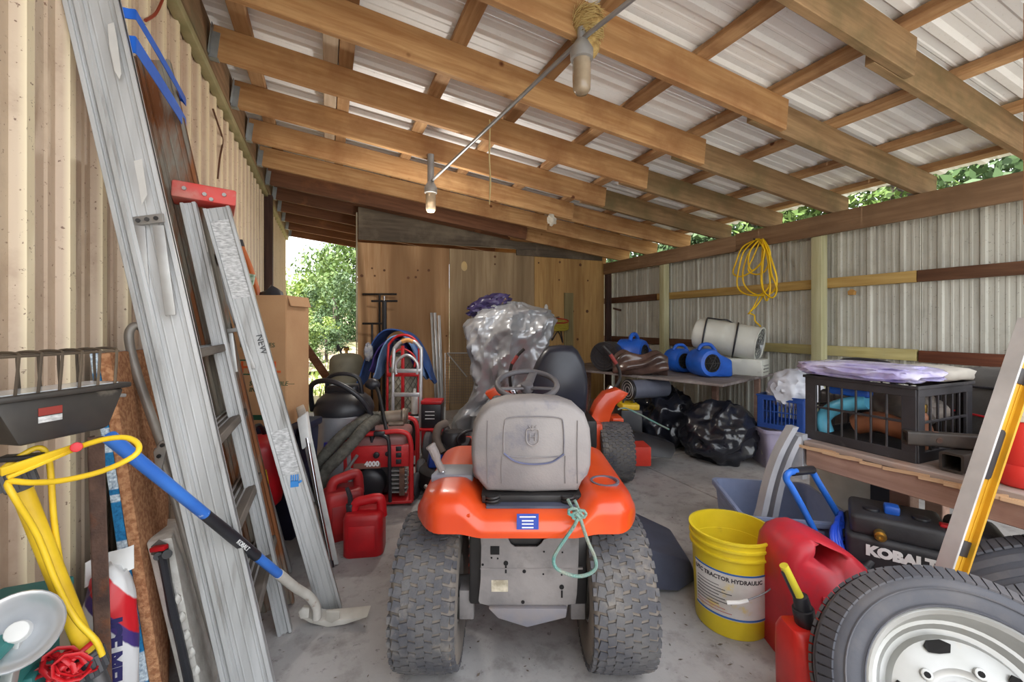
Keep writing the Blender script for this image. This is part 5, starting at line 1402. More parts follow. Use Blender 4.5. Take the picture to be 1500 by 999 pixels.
# things on the bench behind
cc_ = thing('coffee_can', 'red plastic coffee can with a dusty lower half on the bench', 'can', (2.07, .62, .68), rz=0)
MB().lathe([(.001, 0), (.07, 0), (.076, .008), (.076, .06), (.072, .07), (.076, .08), (.076, .20), (.07, .215), (.001, .215)], 28).build('can_body', mat('coffee_red', S(206, 40, 38), S(190, 60, 52), sc=3, rough=.4), cc_, sm=40)
MB().lathe([(.076, .21), (.08, .212), (.08, .232), (.074, .236), (.001, .236)], 28).build('lid', mat('lid_cream', S(206, 200, 186)), cc_, sm=40)
MB().box((-.062, -.045, .15), (.002, .04, .03), rot=(0, 0, .63)).build('yellow_label', mat('label_yel', S(206, 196, 70)), cc_)
wrap_text('C', .045, .0775, .05, R(-152), WT, cc_, .001)
wb_ = thing('white_canister', 'white plastic canister standing behind the spirit level on the bench', 'canister', (2.40, .62, .68), rz=0)
MB().lathe([(.001, 0), (.078, 0), (.08, .01), (.08, .30), (.072, .33), (.001, .33)], 28).build('canister_body', WHITE, wb_, sm=40)
MB().lathe([(.076, .325), (.083, .33), (.083, .37), (.078, .375), (.001, .375)], 28).build('lid', WHITE, wb_, sm=40)
du = thing('duffel_bag', 'dark grey duffel bag with red piping behind the crate on the bench', 'bag', (2.70, .74, .68), rz=0)
DG = mat('duffel_grey', S(66, 64, 62), S(84, 80, 76), sc=6, rough=.85, bp=.2, bsc=120)
MB().blob((0, .06, .15), (.17, .36, .175), 4, .05, 2.2, 4, True, flat=.0, sq=.65).build('bag_body', DG, du, sm=60)
MB().tube(smooth([(-.168, -.2, .13), (-.178, 0, .12), (-.176, .2, .135), (-.15, .36, .14)], 4), .005, 6).build('red_piping', RED, du)
MB().tube(smooth([(-.16, -.26, .245), (-.17, 0, .25), (-.165, .25, .25)], 4), .006, 6).build('zip', BLACK, du)
text('S', .05, Matrix.Translation((-.18, .06, .19)) @ Matrix((V((0, -1, 0)), V((0, 0, 1)), V((-1, 0, 0)))).transposed().to_4x4() @ Matrix.Rotation(R(-70), 4, 'Z'), WT, du)
bc = thing('black_case', 'black carry case with arched handle behind the crate', 'case', (2.56, 1.33, .0), rz=0)
MB().box((0, 0, .42), (.12, .4, .84)).build('case_body', BLACK, bc, bev=.03, seg=3)
MB().tube(smooth([(0, -.13, .83), (0, -.12, .97), (0, -.07, 1.0), (0, .07, 1.0), (0, .12, .97), (0, .13, .83)], 4), .016, 10).build('handle', BLACK, bc, sm=60)
# crate contents
LB = mat('light_blue', S(110, 196, 226), S(84, 170, 206), rough=.35)
LEA = mat('brown_leather', S(150, 96, 66), S(120, 72, 50), rough=.55)
crx, cry, crz = 2.21, 1.075, .692
it = thing('spray_gun', 'light blue plastic spray gun lying inside the black crate', 'spray gun', (2.09, 1.16, crz), rz=0)
MB().tube(smooth([(-.03, .06, .02), (-.035, .07, .08), (-.03, .03, .13), (-.03, -.03, .16), (-.025, -.1, .18)], 4), .03, 12).build('gun_body', LB, it, sm=60)
MB().box((-.02, -.03, .215), (.05, .16, .04)).build('gun_cap', BLUE, it, bev=.015)
rl = MB().tube(smooth([(0, .1, .06), (0, .02, .09), (0, -.06, .075), (0, -.14, .09)], 4), .042, 14)
tag(rl.build('leather_roll', LEA, None, (2.12, 1.03, crz + .008), sm=60), 'brown leather roll inside the black crate', 'roll')
jr = thing('glass_jar', 'small brown lidded jar inside the black crate near its corner', 'jar', (2.14, .93, crz), rz=0)
MB().lathe([(.001, 0), (.035, 0), (.036, .14), (.025, .16), (.001, .16)], 20).build('jar_body', LEA, jr, sm=40)
MB().lathe([(.028, .16), (.03, .165), (.03, .19), (.001, .19)], 20).build('lid', BRASS, jr, sm=40)
wr = MB().cyl((0, -.14, 0), (0, .14, 0), .02, n=12).lathe([(.02, 0), (.035, .0), (.035, .03), (.02, .03)], 16, Matrix.Translation((0, -.14, 0)) @ Matrix.Rotation(PI / 2, 4, 'X'), True)
tag(wr.build('pipe_fitting', STEEL, None, (2.27, 1.05, crz + .035)), 'short steel pipe fitting at the bottom of the black crate', 'pipe fitting')
ho = MB().blob((0, 0, .085), (.09, .14, .085), 3, .2, 3, 12, True)
tag(ho.build('rag_bundle', mat('grey_rag', S(110, 104, 100), S(150, 140, 130), sc=12, rough=.9), None, (2.31, 1.05, crz + .06), sm=60), 'bundle of grey rags filling the black crate', 'rags')
CLR = mat('purple_wrap', S(150, 140, 190), S(196, 192, 214), sc=9, rough=.15, spec=.8, bp=.5, bsc=14)
pw = MB().blob((0, 0, .03), (.15, .24, .034), 4, .12, 3.2, 9, True, flat=.0, sq=.6)
tag(pw.build('wrapped_pack', CLR, None, (2.12, 1.10, .968), sm=60), 'flat lilac pack in clear plastic wrap lying on top of the black crate', 'pack')
pw = MB().blob((0, 0, .025), (.14, .12, .03), 3, .15, 3, 2, True, flat=.0, sq=.6)
tag(pw.build('folded_cloth', mat('pale_cloth', S(176, 170, 160), S(150, 144, 136), rough=.9), None, (2.33, .97, .968), sm=60), 'folded pale cloth on the back corner of the black crate', 'cloth')

# ---- black bin bags, blue crate, clear tote
BAG = mat('bin_bag', S(24, 26, 34), S(34, 36, 46), sc=5, rough=.22, spec=.7, bp=.5, bsc=9)
def bin_bag(label, X, D, rad, seed, z=None):
    q = MB().blob((0, 0, rad[2] * .72), rad, 5, .2, 1.6, seed, True, flat=0, octs=((1, 1), (2.1, .42), (4.3, .12)))
    return tag(q.build('bin_bag', BAG, None, base(X, D), rot=(0, 0, -TH), sm=80), label, 'bin bag', 'bin bags under the shelf')
bin_bag('big black bin bag slumped on the floor next to the clear tote', 1.82, 3.80, (.31, .27, .30), 3)
bin_bag('black bin bag under the shelf behind the mower wheel', 1.49, 4.28, (.31, .28, .34), 6)
CT = mat('clear_lilac', S(206, 198, 222), S(186, 178, 206), rough=.25, trans=.35, alpha=.92)
ct_ = tote('clear_tote', 'clear lilac plastic tote on the floor under a blue crate', base(2.33, 3.66), -TH - .1, .50, .36, .32, CT)
MB().blob((-.05, -.06, .14), (.17, .1, .13), 3, .2, 3, 7).build('tote_contents', mat('mixed_clothes', S(176, 90, 110), S(206, 196, 160), sc=8, rough=.9), ct_, sm=60)
bcr = thing('milk_crate', 'blue plastic milk crate stacked on the clear tote', 'crate', base(2.30, 3.60, .335), -TH + R(40))
crate(bcr, .33, .33, .27, mat('crate_blue', S(34, 78, 160), S(26, 60, 130), rough=.5), 9, 0)
text('DAIRY', .05, Matrix.Translation((-.1, -.177, .06)) @ MX, WT, bcr)
MB().box((.0, -.175, .2), (.07, .004, .035)).build('tag_plate', WHITE, bcr)
wbg = MB().blob((0, 0, .14), (.2, .16, .17), 4, .16, 2.4, 11, True, flat=.0)
tag(wbg.build('white_bag', mat('white_bag', S(206, 208, 216), S(180, 184, 196), sc=5, rough=.3, bp=.4, bsc=12), None, base(2.33, 3.55, .51), rot=(0, 0, -TH), sm=55), 'crumpled white plastic bag heaped in the blue milk crate', 'bag')

# ================================================================ SHELF AT THE BACK RIGHT
A2 = V((2.99, 2.57)); e1 = V((.951, .308)); e2 = V((-.308, .951))
SZ = .697
shf = thing('plywood_shelf', 'weathered grey plywood shelf holding fans and a white heater', 'shelf', (A2.x, A2.y, 0), rz=math.atan2(e1.y, e1.x))
SHW = wood('shelf_wood', S(150, 142, 140), S(118, 110, 108), 1, patch=S(168, 160, 158))
for k in range(2): MB().box((.585, .49 + .985 * k, SZ - .011), (1.17, .98, .022)).build('shelf_board', SHW, shf, bev=.002, seg=1)
for x, y in ((.55, .3), (1.1, .12), (.5, 1.8), (1.1, 1.8)): MB().box((x, y, (SZ - .02) / 2), (.05, .05, SZ - .02)).build('leg', BE, shf, bev=.003, seg=1)
def on_shelf(px, py): return G(px, py, SZ)
# white torpedo heater
hp0, hp1 = W(1022, 488, 4.55), W(1114, 505, 4.14)
mid = (hp0 + hp1) / 2; mid.z = SZ
he = thing('torpedo_heater', 'white torpedo heater with black cord wrapped round it on the shelf', 'heater', mid, rz=0)
az = (hp1 - hp0).normalized(); L = (hp1 - hp0).length
HW = mat('heater_white', S(214, 216, 208), S(194, 196, 188), sc=3, rough=.4, dirt=S(176, 172, 160), dlo=.62, dhi=.85)
q = Matrix.Translation(hp0 - mid) @ frame(az, (0, 0, 1)).to_4x4()
r = .165
MB().lathe([(.001, .03), (r * .7, .02), (r * .92, 0), (r, .03), (r, L - .012), (r * 1.03, L - .01), (r * 1.03, L), (r * .95, L), (r * .9, L - .12), (.001, L - .14)], 36, q).build('barrel', HW, he, sm=40)
gr_ = MB()
for rr in (.3, .5, .7, .88): gr_.tube([q @ V((r * rr * math.cos(a * PI / 16), r * rr * math.sin(a * PI / 16), L - .012)) for a in range(32)], .003, 5, True)
for a in range(4): gr_.tube([q @ V((r * .92 * math.cos(a * PI / 4) * s_, r * .92 * math.sin(a * PI / 4) * s_, L - .01)) for s_ in (-1, 1)], .003, 5)
gr_.build('grille', STEEL, he)
MB().lathe([(.05, L - .1), (.06, L - .04), (.05, L - .03), (.001, L - .05)], 20, q).build('nozzle_cone', mat('soot', S(46, 42, 40)), he)
bq = (hp1 - mid); hx = math.atan2(az.y, az.x)
MB().box((.0, 0, .06), (.40, .24, .16), Matrix.Rotation(hx, 4, 'Z') @ Matrix.Translation((.14, 0, .02))).build('heater_base', HW, he, bev=.012)
for k in range(3): MB().box((.34, -.0, .04 + .03 * k), (.02, .16, .01), Matrix.Rotation(hx, 4, 'Z')).build('louvre', GREYM, he)
for s_ in (.12, .62):
    MB().tube([q @ V(((r + .008) * math.cos(a * PI / 16), (r + .008) * math.sin(a * PI / 16), L * s_ + .05 * math.sin(a * PI / 16))) for a in range(33)], .008, 7).build('cord_wrap', BLACK, he, sm=60)
MB().tube(smooth([q @ V((r + .01, 0, L * .12)), q @ V((r + .012, -.03, L * .3)), q @ V((r + .01, -.06, L * .45)), q @ V(((r + .008) * .5, -(r + .008) * .87, L * .6))], 4), .008, 7).build('cord_wrap', BLACK, he, sm=60)
# blue air movers
def air_mover(label, p, rz, s=1.0):
    t = thing('air_mover', label, 'fan', p, rz, 'blue air movers on the shelf')
    t.scale = (s, s, s)
    M = Matrix.Translation((0, 0, .135)) @ Matrix.Rotation(PI / 2, 4, 'X')
    MB().lathe([(.001, -.13), (.1, -.13), (.128, -.11), (.132, 0), (.13, .07), (.118, .1), (.085, .105), (.08, .09), (.001, .08)], 30, M).build('drum', BLUE, t, sm=50)
    MB().add([(0, -.1, .01), (.24, -.1, .0), (.24, .12, .0), (0, .12, .01), (0, -.1, .26), (.24, -.09, .16), (.24, .11, .16), (0, .12, .26)], [(3, 2, 1, 0), (4, 5, 6, 7), (0, 1, 5, 4), (1, 2, 6, 5), (2, 3, 7, 6), (3, 0, 4, 7)]).build('outlet', BLUE, t, bev=.03, seg=3)
    MB().cyl((0, -.098, .135), (0, -.1, .135), .083, n=24).build('intake', HOLE, t)
    g = MB()
    for rr in (.03, .055, .078): g.tube([(rr * math.cos(a * PI / 10), -.107, .135 + rr * math.sin(a * PI / 10)) for a in range(20)], .0035, 5, True)
    for a in range(6): g.tube([(0, -.107, .135), (.085 * math.cos(a * PI / 3), -.107, .135 + .085 * math.sin(a * PI / 3))], .0035, 5)
    g.build('intake_grille', DKMETAL, t)
    MB().tube(smooth([(-.07, .0, .25), (-.03, .0, .3), (.06, .0, .3), (.12, .0, .235)], 4), .017, 10).build('handle', BLUE, t, sm=60)
    return t
p = on_shelf(1040, 553); air_mover('bright blue round air mover nearest the white heater on the shelf', (p.x, p.y + .06, SZ), -TH + .25)
p = on_shelf(1003, 547); air_mover('blue air mover beside the brown plastic roll on the shelf', (p.x + .02, p.y + .10, SZ), -TH + .3, .92)
p = base(1.33, 4.72, SZ); air_mover('tall boxy blue air mover at the back of the shelf by the post', p, -TH + .9, 1.25)
# brown twisted plastic
tw = MB(); P0, P1 = on_shelf(902, 549) + V((0, .05, .1)), on_shelf(984, 551) + V((0, .06, .1))
bs = (P0 + P1) / 2; bs.z = SZ
rg_ = []
for i in range(41):
    t = i / 40; c_ = P0.lerp(P1, t) - bs
    rr = .075 + .03 * math.sin(t * PI) + .018 * math.sin(t * 9)
    dirx = (P1 - P0).normalized(); fq = frame(dirx, (0, 0, 1))
    c_.z = rr * 1.0 + .012
    rg_.append([c_ + fq @ V((rr * (1 + .2 * math.cos(5 * (a * 2 * PI / 40) + t * 10)) * math.cos(a * 2 * PI / 40), rr * (1 + .2 * math.cos(5 * (a * 2 * PI / 40) + t * 10)) * math.sin(a * 2 * PI / 40), 0)) for a in range(40)])
tag(tw.loft(rg_).build('plastic_roll', mat('brown_film', S(64, 48, 44), S(96, 74, 66), sc=8, rough=.2, spec=.7), None, bs, sm=60), 'twisted shiny brown plastic sheeting lying on the shelf', 'plastic sheet')
# black fan drum at the far end of the shelf
bd = thing('drum_fan', 'black drum fan standing at the far end of the shelf', 'fan', base(1.01, 4.58, SZ), -TH - .5)
M = Matrix.Translation((0, 0, .155)) @ Matrix.Rotation(PI / 2, 4, 'X')
MB().lathe([(.06, .1), (.15, .1), (.155, .08), (.155, -.1), (.15, -.12), (.06, -.12)], 30, M).build('fan_shell', BLACK, bd, sm=40)
g = MB()
for rr in (.04, .075, .11, .14): g.tube([(rr * math.cos(a * PI / 14), -.105, .155 + rr * math.sin(a * PI / 14)) for a in range(28)], .004, 5, True)
for a in range(8): g.tube([(0, -.106, .155), (.15 * math.cos(a * PI / 4), -.106, .155 + .15 * math.sin(a * PI / 4))], .004, 5)
g.build('grille', DKMETAL, bd)
MB().box((.12, .03, .1), (.26, .2, .18)).build('fan_outlet', BLACK, bd, bev=.03)
# under the shelf
tbx = thing('tool_case', 'black and yellow tool case standing under the shelf', 'tool case', base(1.10, 4.08), -TH)
MB().box((0, 0, .2), (.2, .26, .40)).build('case_body', BLACK, tbx, bev=.015)
MB().box((0, 0, .42), (.16, .22, .06)).build('case_lid', YELP, tbx, bev=.012)
MB().tube(smooth([(-.05, -.02, .445), (-.04, -.02, .475), (.04, -.02, .475), (.05, -.02, .445)], 3), .009, 8).build('handle', BLACK, tbx)
rol = thing('grey_roller', 'grey cylindrical fan with black round end on the tool case', 'fan', base(1.13, 4.05, .49), -TH)
MB().cyl((-.02, .0, .085), (.36, .14, .085), .088, n=26).build('roller_body', mat('dull_grey', S(96, 100, 116), S(80, 84, 98), rough=.5), rol, sm=40)
MB().cyl((-.045, -.01, .085), (-.02, .0, .085), .1, .1, n=26).build('end_ring', BLACK, rol, bev=.005)
for rr in (.03, .06, .085): MB().tube([(-.046 + rr * .0, -.012 + rr * math.cos(a * PI / 12) * -.0 + .0, .085) + V((.35 * rr * math.cos(a * PI / 12) * 0 + .33 * rr * math.cos(a * PI / 12), -.94 * rr * math.cos(a * PI / 12), rr * math.sin(a * PI / 12))) if False else V((-.047 - .35 * rr * math.cos(a * PI / 12) * -1 * .99, -.012 - .94 * rr * math.cos(a * PI / 12), .085 + rr * math.sin(a * PI / 12))) for a in range(24)], .004, 5, True).build('end_grille', GREYM, rol)
# teal rope and mower chute
tp = [(905, 600), (916, 598), (935, 606), (958, 618), (980, 629)]
tr2 = MB().tube(smooth([W(a, b_, 3.62) for a, b_ in tp], 4), .007, 7)
tag(tr2.build('rope', ROPE), 'teal rope stretched across the black bags by the mower', 'rope')
K = local(ZX, ZD)
ch = [K(922, 640, 3.55), K(930, 632, 3.6), K(988, 650, 3.55), K(990, 660, 3.5), K(984, 672, 3.45), K(945, 668, 3.45)]
MB().loft([ch, [p + V((0, .22, -.02)) for p in ch]]).build('discharge_chute', BLACK, zt, bev=.008)

# ================================================================ BACK OF THE SHED
CYL = mat('tank_olive', S(130, 128, 112), S(104, 102, 90), sc=3, rough=.6, dirt=S(84, 80, 72), dlo=.6, dhi=.8)
def gas_cylinder(label, X, D, r, h, m):
    t = thing('gas_cylinder', label, 'gas cylinder', base(X, D))
    MB().lathe([(.001, .02), (r * .8, .02), (r * .97, .06), (r, .1), (r, h - .1), (r * .96, h - .06), (r * .8, h - .02), (r * .45, h), (.001, h + .005)], 32).build('cylinder_body', m, t, sm=50)
    MB().lathe([(r * .72, 0), (r * .78, 0), (r * .78, .06), (r * .72, .06)], 28, None, True).build('foot_ring', m, t)
    va = MB().cyl((0, 0, h), (0, 0, h + .06), .016, n=12).box((0, 0, h + .05), (.05, .04, .03)).build('valve', BRASS, t)
    MB().cyl((0, 0, h + .06), (0, 0, h + .075), .025, n=10).build('hand_wheel', DKMETAL, t)
    return t
g1 = gas_cylinder('olive grey gas cylinder standing at the open doorway', -1.865, 4.85, .18, .86, CYL)
MB().tube(smooth([(-.1, 0, .88), (-.1, 0, .96), (-.06, 0, .86)], 3), .012, 8).tube(smooth([(.0, 0, .90), (-.04, 0, .93), (-.07, 0, .87)], 3), .008, 8).build('regulator', DKMETAL, g1)
g2 = gas_cylinder('pale gas cylinder behind the red hand truck, under a blue blanket', -1.12, 4.42, .165, .9, mat('tank_pale', S(168, 164, 150), S(140, 136, 122), rough=.6))
# expanded-metal sleeve round it
ex = MB()
for k in range(18):
    for s_ in (-1, 1):
        ex.tube([(.172 * math.cos(2 * PI * k / 18 + s_ * t * .32), .172 * math.sin(2 * PI * k / 18 + s_ * t * .32), .05 + t * .075) for t in range(11)], .003, 4)
ex.build('mesh_sleeve', mat('mesh_grey', S(120, 118, 108), rough=.6, metal=.3), g2, kind='stuff')
MB().box((0, -.02, .96), (.16, .12, .12)).build('valve_guard', mat('cream', S(206, 200, 176)), g2, bev=.02)

def hand_truck(label, X, D, w, h, m, rungs, r, group='hand trucks by the partition', gap=.0):
    t = thing('hand_truck', label, 'hand truck', base(X, D), -TH, group)
    hw = w / 2; fr = MB()
    pts = [(-hw, 0, .05), (-hw, 0, h * .5), (-hw, .03, h - hw)] + [(-hw * math.cos(a), .035, h - hw + hw * math.sin(a)) for a in (.5, 1.05, PI / 2, 2.1, 2.64)] + [(hw, .03, h - hw), (hw, 0, h * .5), (hw, 0, .05)]
    fr.tube(smooth(pts, 4), r, 10).build('frame', m, t, sm=60)
    for z in rungs: MB().box((0, 0, z), (w, .02, .035)).build('crossbar', m, t, bev=.004)
    MB().box((0, 0, (rungs[0] + h - .1) / 2), (.03, .02, h - .1 - rungs[0])).build('centre_bar', m, t, bev=.004) if r < .013 else None
    MB().tube(smooth([(-hw * .75, .0, h - .3), (-hw * .75, .0, h - .2), (0, 0, h - .13), (hw * .75, 0, h - .2), (hw * .75, 0, h - .3)], 4), r * .8, 8).build('inner_hoop', m, t, sm=60)
    MB().box((0, -.1, .025), (w * 1.1, .2, .012)).build('toe_plate', m, t)
    for s_ in (-1, 1):
        wl_ = MB().lathe([(.03, -.025), (.09, -.03), (.11, -.018), (.11, .018), (.09, .03), (.03, .025)], 22, Matrix.Translation((s_ * (hw + .035), .08, .11)) @ AX).build('wheel', RUBBER, t, sm=40)
        MB().cyl((s_ * (hw + .0), .08, .11), (s_ * (hw + .075), .08, .11), .03, n=14).build('wheel_hub', m, wl_)
    return t
HR = mat('truck_red', S(190, 34, 40), S(160, 28, 34), rough=.4)
h1 = hand_truck('red steel hand truck standing by the gas cylinder', -1.02, 4.02, .29, 1.09, HR, (.35, .72), .012)
h2 = hand_truck('silver aluminium hand truck in front of the red one', -.93, 3.80, .245, 1.05, mat('truck_silver', S(206, 208, 212), S(180, 182, 188), rough=.3, metal=.5), (.36, .57, .78), .016)
wheel_grip = MB().tube(smooth([(-.05, .035, 1.035), (0, .035, 1.05), (.05, .035, 1.035)], 4), .02, 10).build('grip', mat('grip_orange', S(206, 150, 90)), h2)

# blue moving blankets draped over the cylinder
BLK = mat('blanket_blue', S(52, 88, 150), S(40, 68, 124), sc=7, rough=.95, bp=.4, bsc=50)
BLK2 = mat('blanket_light', S(120, 152, 200), S(96, 128, 180), rough=.95)
def drape(x0, x1, zt, zb, D, m, name, label, ph=0, th=.012, arc=1.0, dz=0):
    X0 = (x0 + x1) / 2; w = (x1 - x0)
    def fn(a, c_):
        ang = (a - .5) * 2
        x = w / 2 * ang
        z = zt - (zt - zb) * (abs(ang) ** 2.3) * arc - c_ * .02 + .012 * math.sin(8 * a + ph)
        if a > .9 or a < .1: z -= .03 * math.sin(30 * a + c_ * 4)
        return (x, -.17 + .34 * c_ + .015 * math.sin(12 * a + ph), z + dz)
    o = MB().grid(40, 10, fn, th).build(name, m, None, base(X0, D), rot=(0, 0, -TH), sm=60)
    return tag(o, label, 'blanket', 'moving blankets on the cylinder')
drape(-1.55, -.80, 1.155, .60, 4.44, BLK, 'moving_blanket', 'dark blue moving blanket arched over the gas cylinder')
drape(-1.34, -.86, 1.13, .70, 4.30, BLK2, 'moving_blanket', 'light blue blanket fold hanging beside the hand truck', 1.3, dz=-.03)
drape(-1.40, -.93, 1.085, .76, 4.36, mat('blanket_purple', S(70, 52, 130), S(54, 40, 104), rough=.95), 'moving_blanket', 'purple blanket showing inside the hand truck hoop', 2, dz=-.03)
fr_ = MB().blob((0, 0, 0), (.045, .05, .09), 3, .3, 4, 3, True)
tag(fr_.build('fringe_cloth', mat('fringe', S(160, 160, 158), S(120, 124, 140), sc=20, rough=.95), None, base(-1.42, 4.25, .92), rot=(0, 0, -TH), sm=60), 'pale fringed cloth bunched at the edge of the blue blanket', 'cloth')

# steel bars and angles leaning on the plywood
for k, (a, b_, c_, d_) in enumerate(((632, 458, 640, 582), (637, 458, 645, 582), (643, 462, 649, 582))):
    p0 = W(c_, d_ + 20, 5.55 - .1 * k); p0.z = 0; p1 = W(a, b_, 5.72 - .08 * k)
    o = MB().bar(O0, p1 - p0, .035, .008, (0, 1, 0)).bar(V((.016, .01, 0)), p1 - p0 + V((.016, .01, 0)), .005, .03, (0, 1, 0))
    tag(o.build('steel_channel', ALU if k else GREYM, None, p0, bev=.001), ('leftmost' if k == 0 else 'middle' if k == 1 else 'rightmost') + ' of three steel channels leaning on the plywood', 'steel channel', 'steel channels on the plywood')
# T-handled bars
for k, (px, top, th_, wpx, m_) in enumerate(((556, 431, 5.45, 25, DKMETAL), (563, 441, 5.30, 19, BLACK), (558, 474, 5.2, 14, DKMETAL))):
    p1 = W(px if k != 2 else 545, top, th_); p0 = V((p1.x, p1.y, 0))
    t = thing('t_bar', ('tall thin steel T-bar leaning on the warm plywood sheet', 'black T-handled bar with thick shaft by the warm plywood sheet', 'short T-handled probe beside the black T-bar')[k], 'T-bar', p0, -TH)
    MB().cyl((0, 0, 0), (0, 0, p1.z), .014 if k != 1 else .03, n=10).build('shaft', m_, t)
    MB().cyl((-wpx / FPX * th_, 0, p1.z), (wpx / FPX * th_, 0, p1.z), .013, n=8).build('cross_handle', m_, t)
    if k == 1: MB().cyl((0, 0, p1.z - .02), (0, 0, p1.z + .06), .012, n=8).build('pin', STEEL, t)
# battery charger on a small red dolly
dl = thing('red_dolly', 'low red dolly with black wheel behind the tractor lever', 'dolly', base(-.685, 3.72), -TH)
MB().box((0, 0, .30), (.2, .2, .02)).build('deck', HR, dl, bev=.004)
MB().lathe([(.04, -.03), (.12, -.035), (.145, -.02), (.145, .02), (.12, .035), (.04, .03)], 24, Matrix.Translation((-.02, -.06, .145)) @ AX).build('wheel', RUBBER, dl, sm=40)
MB().lathe([(.04, -.03), (.12, -.035), (.145, -.02), (.145, .02), (.12, .035), (.04, .03)], 24, Matrix.Translation((.1, .08, .145)) @ AX).build('wheel', RUBBER, dl, sm=40)
MB().box((0, .0, .22), (.16, .16, .15)).build('frame', HR, dl)
bt = thing('battery_box', 'black battery box with red lid on the red dolly', 'battery', base(-.685, 3.72, .312), -TH)
MB().box((0, 0, .1), (.17, .16, .2)).build('battery_case', BLACK, bt, bev=.008)
MB().box((0, 0, .215), (.175, .165, .03)).build('battery_lid', HR, bt, bev=.006)
for k in range(3): MB().box((-.01, -.0815, .14 - .03 * k), (.08, .001, .006)).build('print_line', WT, bt)
spc = thing('spray_can', 'slim white spray can standing behind the silver hand truck', 'spray can', base(-.905, 4.0, 0), -TH)
MB().lathe([(.001, .36), (.03, .36), (.031, .53), (.02, .55), (.012, .56), (.012, .59), (.001, .59)], 18).build('can_body', WHITE, spc, sm=40)
MB().box((0, 0, .18), (.08, .08, .36)).build('stand', DKMETAL, spc, bev=.004)

# wire mesh rack leaning on the plywood
WX, WD = -.62, 5.0
K = local(WX, WD)
wr_ = thing('wire_rack', 'rusty wire mesh rack leaning on the plywood left of the silver tarp', 'rack', base(WX, WD))
wm = MB()
for k in range(15): wm.bar(K(652 + 3.4 * k, 517, 5.2), K(652 + 3.4 * k, 592, 5.05), .0035, .0035)
for k in range(19): wm.bar(K(652, 518 + 4.0 * k, 5.2 - .008 * k), K(700, 518 + 4.0 * k, 5.2 - .008 * k), .0035, .0035)
wm.build('wire_mesh', mat('mesh_brown', S(110, 100, 92), rough=.7, metal=.3), wr_, kind='stuff')
for a, b_ in (((655, 517), (700, 517)), ((655, 517), (684, 552)), ((652, 517), (652, 596)), ((700, 517), (700, 596))):
    MB().bar(K(*a, 5.17), K(*b_, 5.1), .014, .012).build('rack_bar', GREYM, wr_)
MB().bar(K(652, 596, 5.05), V((K(652, 596, 5.05).x, 0, 0)), .02, .02).bar(K(700, 596, 5.05), V((K(700, 596, 5.05).x, 0, 0)), .02, .02).build('leg', GREYM, wr_)

# silver tarp over a tall stack, purple tarp on top
SILV = mat('silver_tarp', S(176, 178, 182), S(156, 158, 162), sc=4, rough=.34, metal=.35, bp=.25, bsc=18)
sx_, sd_ = -.02, 4.55
K = local(sx_, sd_)
secs = [(625, 676, 712), (612, 679, 718), (598, 685, 732), (580, 695, 752), (560, 703, 768), (542, 702, 780), (522, 695, 786), (505, 690, 792), (490, 689, 798), (478, 691, 803), (467, 697, 806), (456, 710, 797), (447, 726, 776), (442, 738, 764)]
NS, NA = 78, 150
def sec_at(t):
    f = t * (len(secs) - 1); i = min(int(f), len(secs) - 2); g = f - i
    return [secs[i][k] + (secs[i + 1][k] - secs[i][k]) * g for k in range(3)]
rings = []
for i in range(NS + 1):
    y, xl, xr = sec_at(i / NS)
    c_ = K((xl + xr) / 2, y, 4.55); rx = (xr - xl) / 2 / FPX * 4.55; ry = min(.3, rx * .8)
    ring_ = []
    for a in range(NA):
        t = 2 * PI * a / NA; x, z = math.cos(t), math.sin(t)
        p = V((x * rx * 4.2, z * ry * 4.2, c_.z * 2.0))
        f = 0
        for o, am in ((1.0, .085), (2.2, .05), (4.6, .026), (9, .009)):
            f += am * (1 - 2.6 * abs(mn.noise(p * o * .8 + V((o, 3, 1)))))
        f += .05 * math.sin(t * 7 + 1.5 * mn.noise(p * .6)) * (1 - i / NS)
        ring_.append(c_ + V(((rx + f * .7) * x, (ry + f) * z, .02 * mn.noise(p * 1.3))))
    rings.append(ring_)
rings = [[V((p.x, p.y, 0)) for p in rings[0]]] + rings
st_ = thing('tarp_covered_stack', 'tall stack draped in a crumpled silver tarp by the plywood', 'tarp', base(sx_, sd_))
MB().loft(rings).build('silver_tarp', SILV, st_, sm=45)
pt2 = MB().blob((0, 0, 0), (.24, .15, .11), 4, .24, 2.6, 21, True)
PTM = mat('purple_tarp', S(42, 34, 68), S(60, 52, 92), sc=6, rough=.35, bp=.3, bsc=14, dirt=S(176, 150, 90), dsc=5, dlo=.66, dhi=.7)
pp = base(-.235, 4.5, 1.2 - (448 - HY) / FPX * 4.5 + .0)
tag(pt2.build('purple_tarp', PTM, None, pp, rot=(0, -.3, -TH), sm=45), 'bunched dark purple tarp on top of the silver tarp', 'tarp')
# coiled cord and brush hung on the plywood
p = ONV(817, 470, VB - .06)
cy = thing('hung_cord', 'yellow and red extension cord coiled on a hook on the plywood', 'cord', p, rz=0)
for k in range(6):
    MB().tube([V((.17 * math.cos(t * PI / 12), -.02 + .05 * math.sin(t * PI / 12), .035 * math.sin(t * PI / 12) - .022 * k)) for t in range(24)], .011, 6, True).build('cord_loop', mat('cord_red', S(170, 60, 44)) if k == 0 else mat('cord_olive', S(176, 158, 60)), cy, sm=60)
MB().tube(smooth([(-.05, .02, -.12), (-.09, .02, -.3), (.02, .02, -.16), (.1, .02, -.34), (.06, .02, -.12)], 4), .009, 6).build('cord_tail', BLACK, cy)
MB().cyl((0, .045, .05), (0, -.05, .06), .01, n=8).build('hook', STEEL, cy)
p = ONV(800, 455, VB - .03)
brs = thing('hand_brush', 'small white brush hanging on the plywood above the coiled cord', 'brush', p, rz=0)
MB().blob((0, 0, .03), (.035, .02, .07), 2, .05).build('brush_head', WHITE, brs, sm=60)
